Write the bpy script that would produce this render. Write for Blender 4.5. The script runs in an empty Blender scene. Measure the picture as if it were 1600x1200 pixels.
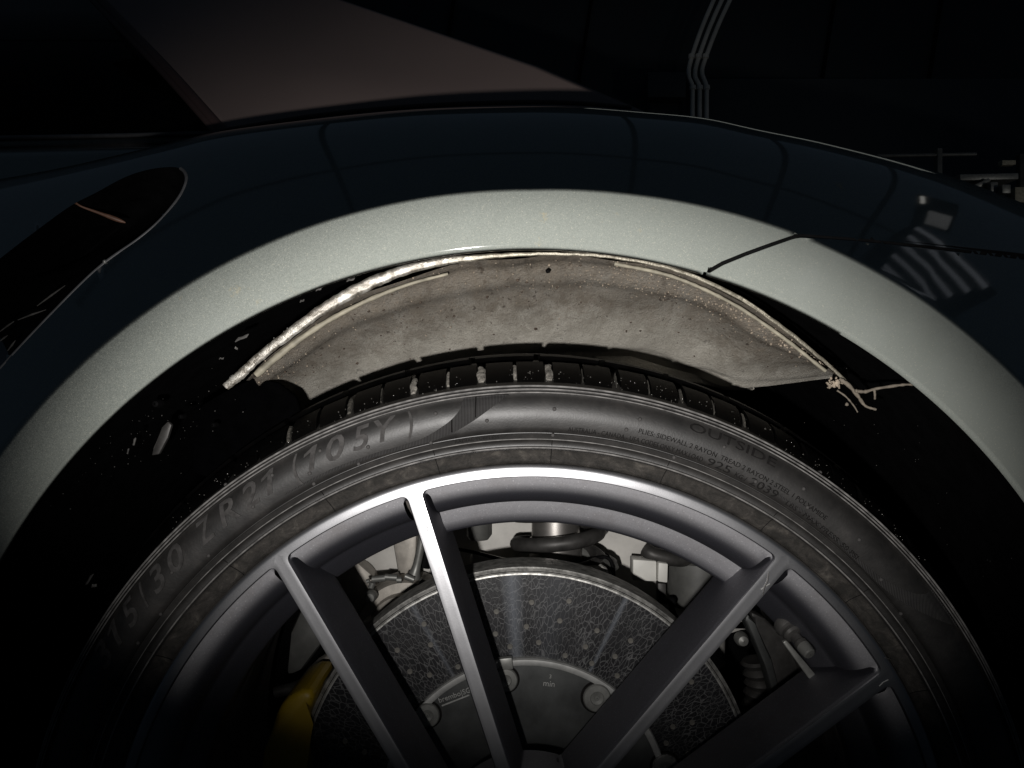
import bpy, bmesh, math, random
from mathutils import Vector, Matrix
import numpy as np
random.seed(7)
rng = np.random.default_rng(11)
R_ = math.radians
SC = bpy.context.scene
COL = SC.collection

# ------------------------------------------------------------------ camera, world, lamps, exposure
F = 1209.0                       # focal length in pixels of the 1600 px wide picture
CY, CZ = -0.507, 0.685           # camera stands half a metre in front of the wheel face (y = 0)
cam = bpy.data.cameras.new("camera"); cam.sensor_width = 36.0; cam.lens = 36.0 * F / 1600.0
cam.clip_start = 0.01; cam.clip_end = 100
co = bpy.data.objects.new("camera", cam); COL.objects.link(co)
co.location = (0, CY, CZ); co.rotation_euler = (R_(90), 0, 0)
SC.camera = co

w = bpy.data.worlds.new("World"); SC.world = w; w.use_nodes = True
w.node_tree.nodes["Background"].inputs[0].default_value = (0.48, 0.70, 1.0, 1)
w.node_tree.nodes["Background"].inputs[1].default_value = 0.020

def lamp(name, kind, loc, target, energy, color, **kw):
    l = bpy.data.lights.new(name, kind); l.energy = energy; l.color = color
    for k, v in kw.items(): setattr(l, k, v)
    o = bpy.data.objects.new(name, l); COL.objects.link(o); o.location = loc
    d = Vector(target) - Vector(loc)
    o.rotation_euler = d.to_track_quat('-Z', 'Y').to_euler()
    return o
# the torch held just below and left of the lens, its beam fading towards its edge
torch = lamp("torch_lamp", 'SPOT', (-0.035, CY - 0.01, 0.638), (0.015, 0.0, 0.694), 22.0, (1.0, 0.97, 0.94),
             spot_size=R_(60), spot_blend=1.0, shadow_soft_size=0.006)
torch.scale = (1.48, 1, 1)
# added unseen lamps: one rims the car from behind, one fills the pipe wall
lamp("rim_fill_lamp", 'AREA', (1.5, 3.4, 2.7), (0.5, 0.1, 0.85), 0.2, (0.95, 1.0, 0.92), shape='RECTANGLE', size=2.2, size_y=0.2)
lamp("wall_fill_lamp", 'SPOT', (2.6, 1.6, 1.3), (1.12, 4.0, 1.80), 3.8, (1.0, 0.98, 0.92), spot_size=R_(62), spot_blend=1.0, shadow_soft_size=0.08)

SC.view_settings.view_transform = 'Standard'; SC.view_settings.look = 'None'
SC.view_settings.exposure = 0.0; SC.view_settings.gamma = 1.0; SC.view_settings.use_curve_mapping = False
SC.cycles.use_denoising = True
SC.cycles.max_bounces = 6
SC.cycles.sample_clamp_indirect = 4.0

# ------------------------------------------------------------------ helpers
def P(px, py, d):
    """point of the place seen at a pixel, d metres in front of the lens plane"""
    return Vector(((px - 800.0) * d / F, CY + d, CZ - (py - 600.0) * d / F))
WC = P(830, 1393, 0.507)         # wheel centre
WX, WZ = WC.x, WC.z

def tag(o, label=None, cat=None, group=None, kind=None):
    if label: o['label'] = label
    if cat: o['category'] = cat
    if group: o['group'] = group
    if kind: o['kind'] = kind
    return o
def empty(name, loc):
    o = bpy.data.objects.new(name, None); COL.objects.link(o); o.location = loc; o.empty_display_size = .05
    return o
def link(name, me, parent=None):
    o = bpy.data.objects.new(name, me); COL.objects.link(o)
    if parent is not None: adopt(o, parent)
    return o
def world_loc(o):
    l = Vector(o.location)
    while o.parent is not None:
        o = o.parent; l = l + Vector(o.location)
    return l
def adopt(o, parent):
    o.parent = parent
    o.location = Vector(o.location) - world_loc(parent)
def mesh_from(name, verts, faces, mat, parent=None, smooth=True, sharp=None, mats=None, fm=None):
    me = bpy.data.meshes.new(name)
    me.from_pydata([tuple(v) for v in verts], [], faces); me.update()
    if mats:
        for m in mats: me.materials.append(m)
        if fm is not None: me.polygons.foreach_set('material_index', fm)
    else: me.materials.append(mat)
    if smooth:
        me.shade_smooth()
        if sharp: me.set_sharp_from_angle(angle=R_(sharp))
    return link(name, me, parent)
def bm_obj(name, bm, mat, parent=None, smooth=True, sharp=35):
    me = bpy.data.meshes.new(name); bmesh.ops.recalc_face_normals(bm, faces=bm.faces); bm.to_mesh(me); bm.free()
    me.materials.append(mat)
    if smooth:
        me.shade_smooth()
        if sharp: me.set_sharp_from_angle(angle=R_(sharp))
    return link(name, me, parent)
def grid_faces(nu, nv, wrap_u=False):
    f = []
    for i in range(nu if wrap_u else nu - 1):
        a, b = i * nv, ((i + 1) % nu) * nv
        for j in range(nv - 1): f.append((a + j, b + j, b + j + 1, a + j + 1))
    return f
def lathe(name, prof, mat, parent=None, center=(0, 0, 0), axis='Y', seg=128, sharp=30, a0=0, a1=360, mats=None, pm=None):
    """prof: (radius, along-axis); axis Y or Z, or a vector"""
    full = abs(a1 - a0) >= 359.9
    n = seg if full else seg + 1
    ax = {'Y': Vector((0, 1, 0)), 'Z': Vector((0, 0, 1)), 'X': Vector((1, 0, 0))}.get(axis, axis) if isinstance(axis, str) else Vector(axis).normalized()
    up = Vector((0, 0, 1)) if abs(ax.z) < .9 else Vector((0, 1, 0))
    e1 = (up - ax * up.dot(ax)).normalized(); e2 = e1.cross(ax)
    c = Vector(center); vs = []
    for i in range(n):
        t = R_(a0 + (a1 - a0) * i / seg)
        dr = e1 * math.cos(t) + e2 * math.sin(t)
        for r, h in prof: vs.append(c + dr * r + ax * h)
    fs = grid_faces(n, len(prof), full)
    fm = None
    if pm: fm = [pm[k % (len(prof) - 1)] for k in range(len(fs))]
    return mesh_from(name, vs, fs, mat, parent, True, sharp, mats, fm)
def tube_data(pts, rad, seg=10):
    pts = [Vector(p) for p in pts]; n = len(pts)
    if not hasattr(rad, '__len__'): rad = [rad] * n
    vs, fs = [], []; prev = None
    for i, p in enumerate(pts):
        t = (pts[min(i + 1, n - 1)] - pts[max(i - 1, 0)]).normalized()
        ref = prev if prev is not None else (Vector((0, 1, 0)) if abs(t.y) < .9 else Vector((0, 0, 1)))
        a = (ref - t * ref.dot(t)).normalized(); b = t.cross(a); prev = a
        for k in range(seg):
            q = 2 * math.pi * k / seg
            vs.append(p + (a * math.cos(q) + b * math.sin(q)) * rad[i])
    for i in range(n - 1):
        for k in range(seg):
            fs.append((i * seg + k, i * seg + (k + 1) % seg, (i + 1) * seg + (k + 1) % seg, (i + 1) * seg + k))
    fs.append(tuple(range(seg - 1, -1, -1))); fs.append(tuple((n - 1) * seg + k for k in range(seg)))
    return vs, fs
def tube(name, pts, rad, mat, parent=None, seg=10):
    v, f = tube_data(pts, rad, seg); return mesh_from(name, v, f, mat, parent, True, 50)
def smooth_path(pts, n):
    """Catmull-Rom through pts (any dimension)"""
    pts = [np.array(p, float) for p in pts]; m = len(pts) - 1; out = []
    for i in range(n):
        t = i / (n - 1) * m; k = min(int(t), m - 1); u = t - k
        p1, p2 = pts[k], pts[k + 1]
        p0 = pts[k - 1] if k > 0 else 2 * p1 - p2
        p3 = pts[k + 2] if k + 2 <= m else 2 * p2 - p1
        out.append(.5 * (2 * p1 + (p2 - p0) * u + (2 * p0 - 5 * p1 + 4 * p2 - p3) * u * u + (3 * p1 - p0 - 3 * p2 + p3) * u ** 3))
    return out
def prism(name, poly, d, thick, mat, parent=None, bev=.0012, segs=2):
    """polygon seen at pixels poly at depth d, pushed back by thick; rounded edges"""
    bm = bmesh.new()
    a = [bm.verts.new(P(x, y, d)) for x, y in poly]
    b = [bm.verts.new(v.co + Vector((0, thick, 0))) for v in a]
    n = len(a); bm.faces.new(a); bm.faces.new(b[::-1])
    for i in range(n): bm.faces.new((a[i], b[i], b[(i + 1) % n], a[(i + 1) % n]))
    if bev: bmesh.ops.bevel(bm, geom=list(bm.edges), offset=bev, segments=segs, affect='EDGES', profile=.5)
    return bm_obj(name, bm, mat, parent)
def box(name, lo, hi, mat, parent=None, bev=.002):
    bm = bmesh.new(); bmesh.ops.create_cube(bm, size=1)
    lo, hi = Vector(lo), Vector(hi); s = hi - lo; c = (hi + lo) / 2
    for v in bm.verts: v.co = Vector((v.co.x * s.x, v.co.y * s.y, v.co.z * s.z)) + c
    if bev: bmesh.ops.bevel(bm, geom=list(bm.edges), offset=bev, segments=2, affect='EDGES', profile=.5)
    return bm_obj(name, bm, mat, parent)
def lumps(name, pts, rads, mat, parent, jag=.25, sub=1):
    """many little uneven lumps as one mesh"""
    bm = bmesh.new(); bmesh.ops.create_icosphere(bm, subdivisions=sub, radius=1)
    base = [v.co.copy() for v in bm.verts]; bf = [[v.index for v in f.verts] for f in bm.faces]; bm.free()
    vs, fs = [], []
    for p, r in zip(pts, rads):
        o = len(vs); sx = Vector((random.uniform(.7, 1.3), random.uniform(.7, 1.2), random.uniform(.7, 1.3)))
        for b in base:
            k = 1 + random.uniform(-jag, jag)
            vs.append(Vector(p) + Vector((b.x * sx.x, b.y * sx.y, b.z * sx.z)) * r * k)
        fs += [[o + i for i in f] for f in bf]
    return mesh_from(name, vs, fs, mat, parent)

# ------------------------------------------------------------------ materials
class NT:
    def __init__(s, name):
        s.m = bpy.data.materials.new(name); s.m.use_nodes = True; s.t = s.m.node_tree
        s.b = s.t.nodes["Principled BSDF"]; s.co = None
    def n(s, t, **kw):
        x = s.t.nodes.new(t)
        for k, v in kw.items():
            if k.startswith('_'): setattr(x, k[1:], v)
            else:
                key = int(k[1:]) if k[0] == 'i' and k[1:].isdigit() else k.replace('_', ' ')
                x.inputs[key].default_value = v
        return x
    def l(s, a, b): s.t.links.new(a, b)
    def coord(s, out='Object'):
        if s.co is None: s.co = s.n('ShaderNodeTexCoord')
        return s.co.outputs[out]
    def set(s, **kw):
        for k, v in kw.items():
            k = k.replace('_', ' ')
            if isinstance(v, tuple) and len(v) == 3: v = (*v, 1)
            s.b.inputs[k].default_value = v
        return s
    def noise(s, scale, detail=4, rough=.6, vec=None, dist=0):
        x = s.n('ShaderNodeTexNoise', Scale=scale, Detail=detail, Roughness=rough, Distortion=dist)
        s.l(vec or s.coord(), x.inputs['Vector']); return x.outputs['Fac']
    def ramp(s, fac, stops):
        r = s.n('ShaderNodeValToRGB'); e = r.color_ramp.elements
        while len(e) < len(stops): e.new(.5)
        for k, (p, c) in zip(e, stops):
            k.position = p; k.color = (*c, 1) if isinstance(c, tuple) else (c, c, c, 1)
        s.l(fac, r.inputs[0]); return r.outputs[0]
    def mix(s, fac, a, b, mode='MIX'):
        x = s.n('ShaderNodeMix', _data_type='RGBA', _blend_type=mode)
        for v, k in ((fac, 0), (a, 6), (b, 7)):
            if hasattr(v, 'is_linked'): s.l(v, x.inputs[k])
            else: x.inputs[k].default_value = v if k == 0 else ((*v, 1) if isinstance(v, tuple) else (v, v, v, 1))
        return x.outputs[2]
    def math(s, op, a, b=None, c=None):
        x = s.n('ShaderNodeMath', _operation=op)
        for k, v in enumerate((a, b, c)):
            if v is None: continue
            if hasattr(v, 'is_linked'): s.l(v, x.inputs[k])
            else: x.inputs[k].default_value = v
        return x.outputs[0]
    def bump(s, h, strength=.3, dist=.001):
        x = s.n('ShaderNodeBump', Strength=strength, Distance=dist); s.l(h, x.inputs['Height'])
        s.l(x.outputs[0], s.b.inputs['Normal']); return x

def simple(name, col, rough=.5, metal=0, spec=.5, var=.25, scale=60, bump=.0, bdist=.0005, **kw):
    t = NT(name); t.set(Roughness=rough, Metallic=metal, **{'Specular IOR Level': spec}, **kw)
    f = t.noise(scale, 5)
    c = t.ramp(f, [(.3, tuple(x * (1 - var) for x in col)), (.7, tuple(min(1, x * (1 + var)) for x in col))])
    t.l(c, t.b.inputs['Base Color'])
    if bump: t.bump(f, bump, bdist)
    return t.m

def paint_mat():
    t = NT('metallic_paint')
    t.set(Metallic=1.0, Roughness=.5, **{'Coat Weight': .7, 'Coat Roughness': .04, 'Coat IOR': 1.5})
    v = t.n('ShaderNodeTexVoronoi', Scale=2500.0); t.l(t.coord(), v.inputs['Vector'])
    sep = t.n('ShaderNodeSeparateColor'); t.l(v.outputs['Color'], sep.inputs[0])
    fl = t.ramp(sep.outputs[0], [(0, (.178, .192, .174)), (.5, (.206, .222, .203)), (.96, (.232, .247, .224)), (1, (.33, .33, .28))])
    dust = t.ramp(t.noise(9, 6, .65), [(.5, 0.0), (.75, 1.0)])
    c = t.mix(t.math('MULTIPLY', dust, .25), fl, (.30, .32, .31))
    sm = t.math('MULTIPLY', t.ramp(t.noise(75, 4, .7), [(.64, 0.0), (.72, .55)]), t.ramp(t.noise(11, 2), [(.52, 0.0), (.60, 1.0)]))
    c = t.mix(sm, c, (.33, .275, .16))
    t.l(c, t.b.inputs['Base Color'])
    # each flake lies at its own small tilt
    nm = t.n('ShaderNodeVectorMath', _operation='SUBTRACT'); t.l(v.outputs['Color'], nm.inputs[0]); nm.inputs[1].default_value = (.5, .5, .5)
    sc = t.n('ShaderNodeVectorMath', _operation='SCALE'); t.l(nm.outputs[0], sc.inputs[0]); sc.inputs['Scale'].default_value = .07
    g = t.n('ShaderNodeNewGeometry')
    ad = t.n('ShaderNodeVectorMath', _operation='ADD'); t.l(g.outputs['Normal'], ad.inputs[0]); t.l(sc.outputs[0], ad.inputs[1])
    no = t.n('ShaderNodeVectorMath', _operation='NORMALIZE'); t.l(ad.outputs[0], no.inputs[0])
    gl = t.n('ShaderNodeBsdfAnisotropic', _distribution='BECKMANN', Roughness=.68)
    t.l(c, gl.inputs['Color']); t.l(no.outputs[0], gl.inputs['Normal'])
    t.l(t.math('MULTIPLY_ADD', t.noise(14, 5), .05, .665), gl.inputs['Roughness'])
    coat = t.n('ShaderNodeBsdfAnisotropic', _distribution='GGX', Roughness=.05, Color=(1, 1, 1, 1))
    fr = t.n('ShaderNodeFresnel', IOR=1.45); mx = t.n('ShaderNodeMixShader')
    t.l(fr.outputs[0], mx.inputs[0]); t.l(gl.outputs[0], mx.inputs[1]); t.l(coat.outputs[0], mx.inputs[2])
    t.l(mx.outputs[0], t.t.nodes['Material Output'].inputs['Surface'])
    return t.m
def housing_mat():
    t = NT('dirty_grey_underseal'); t.set(Roughness=.82, **{'Specular IOR Level': .25})
    mp = t.n('ShaderNodeMapping'); mp.inputs['Scale'].default_value = (1, .34, 1); t.l(t.coord(), mp.inputs[0]); mv = mp.outputs[0]
    big = t.noise(17, 6, .7, mv, .4); fine = t.noise(430, 4, .75, mv); mid = t.noise(95, 6, .75, mv)
    c = t.ramp(big, [(.30, (.27, .245, .205)), (.5, (.45, .425, .37)), (.70, (.60, .575, .515))])
    c = t.mix(t.ramp(mid, [(.44, .0), (.66, .75)]), c, (.20, .170, .135))
    grit = t.noise(900, 3, .8, mv)
    c = t.mix(t.ramp(grit, [(.50, 0.0), (.66, .7)]), c, (.15, .125, .10))
    c = t.mix(t.ramp(fine, [(.55, 0.0), (.68, .55)]), c, (.55, .52, .46))
    spot = t.math('MULTIPLY', t.ramp(t.noise(210, 2, .5, mv), [(.66, 0.0), (.70, 1.0)]), t.ramp(t.noise(28, 3), [(.44, 0.0), (.56, .9)]))
    c = t.mix(t.ramp(t.noise(48, 5, .75, mv, .8), [(.48, .0), (.62, .55)]), c, (.16, .135, .105))
    c = t.mix(spot, c, (.05, .04, .035))
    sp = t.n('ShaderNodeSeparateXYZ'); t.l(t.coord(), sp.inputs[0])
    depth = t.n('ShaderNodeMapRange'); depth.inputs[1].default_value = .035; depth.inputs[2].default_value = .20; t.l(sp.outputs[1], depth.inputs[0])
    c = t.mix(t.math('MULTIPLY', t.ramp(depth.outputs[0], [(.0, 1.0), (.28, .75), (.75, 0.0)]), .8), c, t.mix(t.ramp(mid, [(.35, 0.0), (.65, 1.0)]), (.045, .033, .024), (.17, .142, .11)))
    c = t.mix(t.math('MULTIPLY', t.ramp(depth.outputs[0], [(.5, 0.0), (.95, 1.0)]), .55), c, (.62, .59, .52))
    t.l(c, t.b.inputs['Base Color'])
    h = t.math('ADD', t.math('MULTIPLY', mid, 1.2), t.math('ADD', fine, grit)); t.bump(h, .9, .0013)
    return t.m
def rubber_mat():
    t = NT('tyre_rubber'); t.set(**{'Specular IOR Level': .5})
    f = t.noise(38, 6, .7, dist=.3); fine = t.noise(700, 3, .7)
    c = t.ramp(f, [(.3, (.007, .0066, .0063)), (.55, (.014, .013, .0122)), (.8, (.030, .027, .025))])
    t.l(c, t.b.inputs['Base Color'])
    t.l(t.math('MULTIPLY_ADD', f, .22, .38), t.b.inputs['Roughness'])
    t.bump(t.math('ADD', fine, t.math('MULTIPLY', f, 1.4)), .22, .0004)
    return t.m
def bead_mat():
    t = NT('dusty_bead_rubber'); t.set(**{'Specular IOR Level': .4, 'Roughness': .62})
    f = t.noise(85, 6, .75, dist=.5); g = t.noise(260, 4, .7)
    c = t.ramp(f, [(.40, (.012, .011, .0095)), (.56, (.028, .025, .022)), (.74, (.075, .068, .058))])
    t.l(c, t.b.inputs['Base Color']); t.bump(t.math('ADD', f, g), .4, .0006)
    return t.m
def hatch_mat():
    t = NT('hatched_rubber'); t.set(Roughness=.75, **{'Specular IOR Level': .12})
    f = t.noise(120, 4); c = t.ramp(f, [(.3, (.010, .009, .009)), (.7, (.026, .024, .023))])
    wv = t.n('ShaderNodeTexWave', Scale=330.0, Distortion=.6, Detail=1.0, _bands_direction='X'); t.l(t.coord(), wv.inputs['Vector'])
    t.l(t.mix(.5, c, t.ramp(wv.outputs['Fac'], [(.3, .006), (.8, .045)])), t.b.inputs['Base Color'])
    t.bump(wv.outputs['Fac'], .5, .0004)
    return t.m
def face_mat():
    t = NT('turned_silver'); t.set(Metallic=1.0)
    f = t.noise(50, 5); g = t.noise(900, 3, .7)
    c = t.ramp(f, [(.3, (.35, .35, .363)), (.7, (.42, .42, .433))])
    c = t.mix(t.ramp(g, [(.45, 0.0), (.7, .25)]), c, (.30, .30, .31))
    t.l(c, t.b.inputs['Base Color']); t.l(t.math('MULTIPLY_ADD', g, .08, .33), t.b.inputs['Roughness'])
    t.bump(g, .08, .0002)
    return t.m
def pocket_mat():
    t = NT('satin_graphite'); t.set(Metallic=1.0, Roughness=.44)
    v = t.n('ShaderNodeTexVoronoi', Scale=1500.0); t.l(t.coord(), v.inputs['Vector'])
    s = t.n('ShaderNodeSeparateColor'); t.l(v.outputs['Color'], s.inputs[0])
    c = t.ramp(s.outputs[1], [(0, (.165, .163, .168)), (.97, (.195, .192, .198)), (1, (.28, .275, .28))])
    c = t.mix(t.ramp(t.noise(45, 6, .7), [(.5, 0.0), (.75, .45)]), c, (.11, .098, .09))
    gl = t.n('ShaderNodeBsdfAnisotropic', _distribution='BECKMANN', Roughness=.66); t.l(c, gl.inputs['Color'])
    df = t.n('ShaderNodeBsdfDiffuse', Color=(.016, .016, .019, 1)); ad = t.n('ShaderNodeAddShader')
    t.l(gl.outputs[0], ad.inputs[0]); t.l(df.outputs[0], ad.inputs[1]); t.l(ad.outputs[0], t.t.nodes['Material Output'].inputs['Surface'])
    return t.m
def disc_mat():
    t = NT('carbon_ceramic'); t.set(Roughness=.40, **{'Specular IOR Level': .32})
    sp = t.n('ShaderNodeSeparateXYZ'); t.l(t.coord(), sp.inputs[0])
    x, z = sp.outputs[0], sp.outputs[2]
    ang = t.math('ARCTAN2', x, z); r = t.math('SQRT', t.math('ADD', t.math('MULTIPLY', x, x), t.math('MULTIPLY', z, z)))
    cb = t.n('ShaderNodeCombineXYZ'); t.l(t.math('MULTIPLY', ang, .16), cb.inputs[0]); t.l(t.math('MULTIPLY', r, .55), cb.inputs[1])
    nz = t.n('ShaderNodeTexNoise', Scale=60.0, Detail=2.0); t.l(t.coord(), nz.inputs['Vector'])
    sc = t.n('ShaderNodeVectorMath', _operation='SCALE'); t.l(nz.outputs['Color'], sc.inputs[0]); sc.inputs['Scale'].default_value = .006
    ad = t.n('ShaderNodeVectorMath', _operation='ADD'); t.l(cb.outputs[0], ad.inputs[0]); t.l(sc.outputs[0], ad.inputs[1])
    ln = None
    for scl, wd in ((300.0, .07), (560.0, .045)):
        v = t.n('ShaderNodeTexVoronoi', Scale=scl, _feature='DISTANCE_TO_EDGE'); t.l(ad.outputs[0], v.inputs['Vector'])
        q = t.ramp(v.outputs['Distance'], [(0.0, 1.0), (wd, 0.0)])
        if ln is None: ln = q
        else: ln = t.math('MAXIMUM', ln, t.math('MULTIPLY', q, t.ramp(t.noise(30, 3), [(.42, 0.0), (.6, .8)])))
    base = t.ramp(t.noise(55, 5), [(.3, (.0035, .0035, .0042)), (.7, (.009, .009, .0105))])
    # radial streaks: painted lamp sheen on the upright one, pad wear on the others
    def sheen_wear(a, wdt, k):
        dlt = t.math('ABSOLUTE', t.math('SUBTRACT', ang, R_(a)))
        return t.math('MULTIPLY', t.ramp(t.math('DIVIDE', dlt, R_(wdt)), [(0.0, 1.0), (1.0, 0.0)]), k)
    wp = t.math('MAXIMUM', t.math('MAXIMUM', sheen_wear(-3.8, 3.4, .38), sheen_wear(26.5, 1.0, .36)), t.math('MAXIMUM', sheen_wear(-30.5, 1.1, .25), sheen_wear(8, 7, .08)))
    lncol = t.ramp(t.noise(25, 3), [(.3, .028), (.7, .105)])
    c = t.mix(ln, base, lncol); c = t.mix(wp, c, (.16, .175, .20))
    t.l(c, t.b.inputs['Base Color'])
    gr = t.n('ShaderNodeTexNoise', Scale=700.0, Detail=2.0); cr = t.n('ShaderNodeCombineXYZ'); t.l(r, cr.inputs[0]); t.l(cr.outputs[0], gr.inputs['Vector'])
    t.bump(t.math('MULTIPLY_ADD', gr.outputs['Fac'], .35, t.math('MULTIPLY', ln, .6)), .25, .0003)
    return t.m

M = {}
M['paint'] = paint_mat()
M['housing'] = housing_mat()
M['rubber'] = rubber_mat()
M['bead'] = bead_mat()
M['hatch'] = hatch_mat()
M['letter'] = simple('letter_rubber', (.042, .040, .039), .95, 0, .1, .4, 160, .5, .0004)
M['rib'] = simple('moulded_rib_rubber', (.10, .096, .092), .6, 0, .3, .6, 140)
M['mark'] = simple('small_letter_rubber', (.0075, .007, .0068), .9, 0, .08, .3, 200)
M['tread'] = simple('tread_rubber', (.0016, .0015, .0015), .45, 0, .06, .5, 90, .3, .0004)
M['groove_dirt'] = simple('dried_mud', (.19, .178, .158), .9, 0, .2, .7, 260, .9, .0012)
M['groove_film'] = simple('thin_mud_film', (.075, .07, .06), .9, 0, .2, .6, 260, .9, .0012)
M['drop'] = simple('dirty_drop', (.06, .057, .052), .15, 0, .8, .3, 100)
M['face'] = face_mat()
M['pocket'] = pocket_mat()
M['barrel'] = simple('brake_dusted_barrel', (.105, .096, .088), .6, .15, .4, .35, 40, .2)
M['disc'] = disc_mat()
M['disc_edge'] = simple('worn_disc_edge', (.28, .275, .26), .45, .7, .5, .6, 160, .5, .0006)
M['bell'] = simple('disc_bell_grey', (.052, .054, .053), .5, .4, .4, .35, 45, .2)
M['bell_rim'] = simple('disc_bell_rim', (.32, .32, .31), .5, .5, .5, .3, 60)
M['pin'] = simple('pale_pin', (.17, .17, .16), .45, .5, .5, .25, 120)
M['hole'] = simple('drilled_hole_rim', (.09, .085, .075), .6, .2, .4, .4, 120)
M['print'] = simple('pale_print', (.26, .26, .25), .7, 0, .3, .15, 200)
M['yellow'] = simple('yellow_enamel', (.21, .140, .006), .42, 0, .5, .2, 30)
M['plastic'] = simple('black_liner_plastic', (.0024, .0024, .0026), .7, 0, .06, .5, 55, .4, .0008)
M['dust'] = simple('yellow_dust', (.30, .265, .15), .9, 0, .2, .3, 200)
M['flap'] = simple('shaded_liner_plastic', (.0009, .0009, .0010), .9, 0, .0, .3, 90, .5)  # liner plastic darkened for the flap, its shade put into the colour
M['soot'] = simple('dark_grit', (.060, .046, .036), .9, 0, .1, .4, 200)
M['grime'] = simple('grey_grime', (.050, .048, .045), .7, 0, .3, .5, 200)
M['glint'] = simple('pale_grit', (.15, .145, .135), .6, 0, .4, .4, 200)
def flange_mat():
    t = NT('bare_sheet_edge'); t.set(Roughness=.36, Metallic=.45, **{'Specular IOR Level': .5})
    f = t.noise(130, 6, .75); sp = t.n('ShaderNodeSeparateXYZ'); t.l(t.coord(), sp.inputs[0])
    sil = t.ramp(f, [(.40, (.10, .088, .070)), (.54, (.28, .265, .235)), (.68, (.46, .45, .42))])
    old = t.ramp(f, [(.3, (.10, .088, .065)), (.7, (.26, .24, .19))])
    k = t.n('ShaderNodeMapRange'); k.inputs[1].default_value = -.075; k.inputs[2].default_value = .0; t.l(sp.outputs[0], k.inputs[0])
    t.l(t.mix(t.ramp(t.math('ADD', k.outputs[0], t.math('MULTIPLY_ADD', f, .8, -.4)), [(.25, 0.0), (.8, 1.0)]), sil, old), t.b.inputs['Base Color'])
    t.bump(f, .7, .0008); return t.m
M['silver'] = flange_mat()
M['olive'] = simple('old_sealant', (.235, .215, .165), .6, 0, .35, .4, 90, .5, .0006)
M['tan'] = simple('caked_dirt', (.27, .225, .175), .92, 0, .15, .45, 200, .8, .001)
M['bark'] = simple('dry_bark', (.145, .125, .10), .85, 0, .2, .35, 260, .9, .0008)
M['metal_pale'] = simple('pale_body_metal', (.46, .445, .415), .6, 0, .35, .18, 26, .25, .0008)
M['metal_mid'] = simple('cast_aluminium', (.34, .315, .28), .55, .35, .45, .25, 60, .4, .0006)
M['metal_dark'] = simple('dark_steel', (.045, .043, .041), .5, .4, .4, .4, 70, .4, .0006)
M['metal_shiny'] = simple('damper_steel', (.38, .36, .34), .35, .9, .5, .2, 50)
M['boot'] = simple('grey_rubber_boot', (.085, .085, .080), .5, 0, .4, .3, 40, .3)
M['white'] = simple('white_plastic', (.62, .61, .57), .5, 0, .4, .08, 60)
M['trim'] = simple('pale_edge_trim', (.085, .085, .088), .45, .3, .5, .25, 80)
M['black_gloss'] = simple('tinted_glass', (.001, .001, .001), .06, 0, .06, .3, 10)
M['brown'] = simple('brown_reflection_paint', (.150, .115, .106), .55, .1, .35, .05, 6)  # body paint, with the brown it reflects put into the colour
M['brown_dark'] = simple('dark_brown_trim', (.045, .028, .026), .55, 0, .3, .1, 20)
M['wall'] = simple('garage_wall_paint', (.022, .027, .030), .7, 0, .3, .15, 1.2, .1)
M['wall_low'] = simple('garage_panel_paint', (.036, .042, .045), .6, 0, .3, .15, 1.5)
M['floor'] = simple('concrete', (.10, .10, .098), .7, 0, .3, .2, 3, .2)
M['pipe'] = simple('pipe_paint', (.55, .53, .48), .5, 0, .4, .15, 10)
M['orange'] = simple('orange_reflection', (.13, .068, .045), .5, 0, .4, .4, 60)  # tint of a painted reflection in the intake
def water_mat():
    t = NT('water'); t.set(Roughness=.12, IOR=1.33, **{'Base Color': (.02, .02, .02), 'Specular IOR Level': 1.0}); return t.m
M['water'] = water_mat()

# ------------------------------------------------------------------ the garage behind
fl = box('floor', (-6, -4, WZ - .3575 - .1), (6, 4.2, WZ - .3575), M['floor'], None, 0); tag(fl, 'bare concrete garage floor under the car', kind='structure')
wall = box('wall', (-6, 4.0, -.1), (6, 4.2, 4.5), M['wall'], None, 0); tag(wall, 'dim dark grey garage wall behind the car', kind='structure')
d = 4.40
wp = prism('wall_panel', [(1015, 122), (2400, 122), (2400, 600), (1015, 600)], d, .09, M['wall_low'], None, .01); adopt(wp, wall)
for sx in (690, 905, 1285, 1452):
    s = tube('panel_joint', [P(sx - 10, 300, 4.49), P(sx, 120, 4.49), P(sx + 25, -40, 4.49)], .012, M['plastic'], None, 6); adopt(s, wall)
PIPES = [[(1082, 190), (1082, 138), (1076, 118), (1080, 92), (1098, 40), (1124, -20)],
         [(1093, 190), (1093, 138), (1086, 118), (1091, 92), (1110, 40), (1137, -20)],
         [(1104, 190), (1104, 138), (1097, 114), (1102, 92), (1122, 40), (1150, -20)]]
words = ['leftmost of the three pale pipes on the wall behind the car', 'middle one of the three pale pipes on the wall behind the car',
         'rightmost of the three pale pipes on the wall behind the car']
for k, pts in enumerate(PIPES):
    pts = [(pts[0][0], 700)] + pts
    o = tube('wall_pipe', [P(*q, 4.33) for q in smooth_path(pts, 50)], .0125, M['pipe'], None, 10)
    tag(o, words[k], 'pipe', 'pipes on the garage wall')
    for q in (88, 137):
        x = [p for p in smooth_path(pts, 200) if abs(p[1] - q) < 3]
        if x:
            c = tube('pipe_clip', [P(x[0][0], q - 3, 4.33), P(x[0][0], q + 3, 4.33)], .018, M['pipe'], None, 10); adopt(c, o)
jb = prism('junction_box', [(1012, 112), (1072, 112), (1072, 152), (1012, 152)], 4.30, .09, M['wall_low'], None, .008)
tag(jb, 'flat grey junction box on the wall left of the pipes', 'box')
rk = empty('tool_rack', P(1500, 420, 3.2)); tag(rk, 'dim metal rack with pale clutter at right behind the bumper', 'rack')
tube('rail', [P(1370, 244, 3.2), P(1525, 241, 3.2)], .007, M['boot'], rk)
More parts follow.
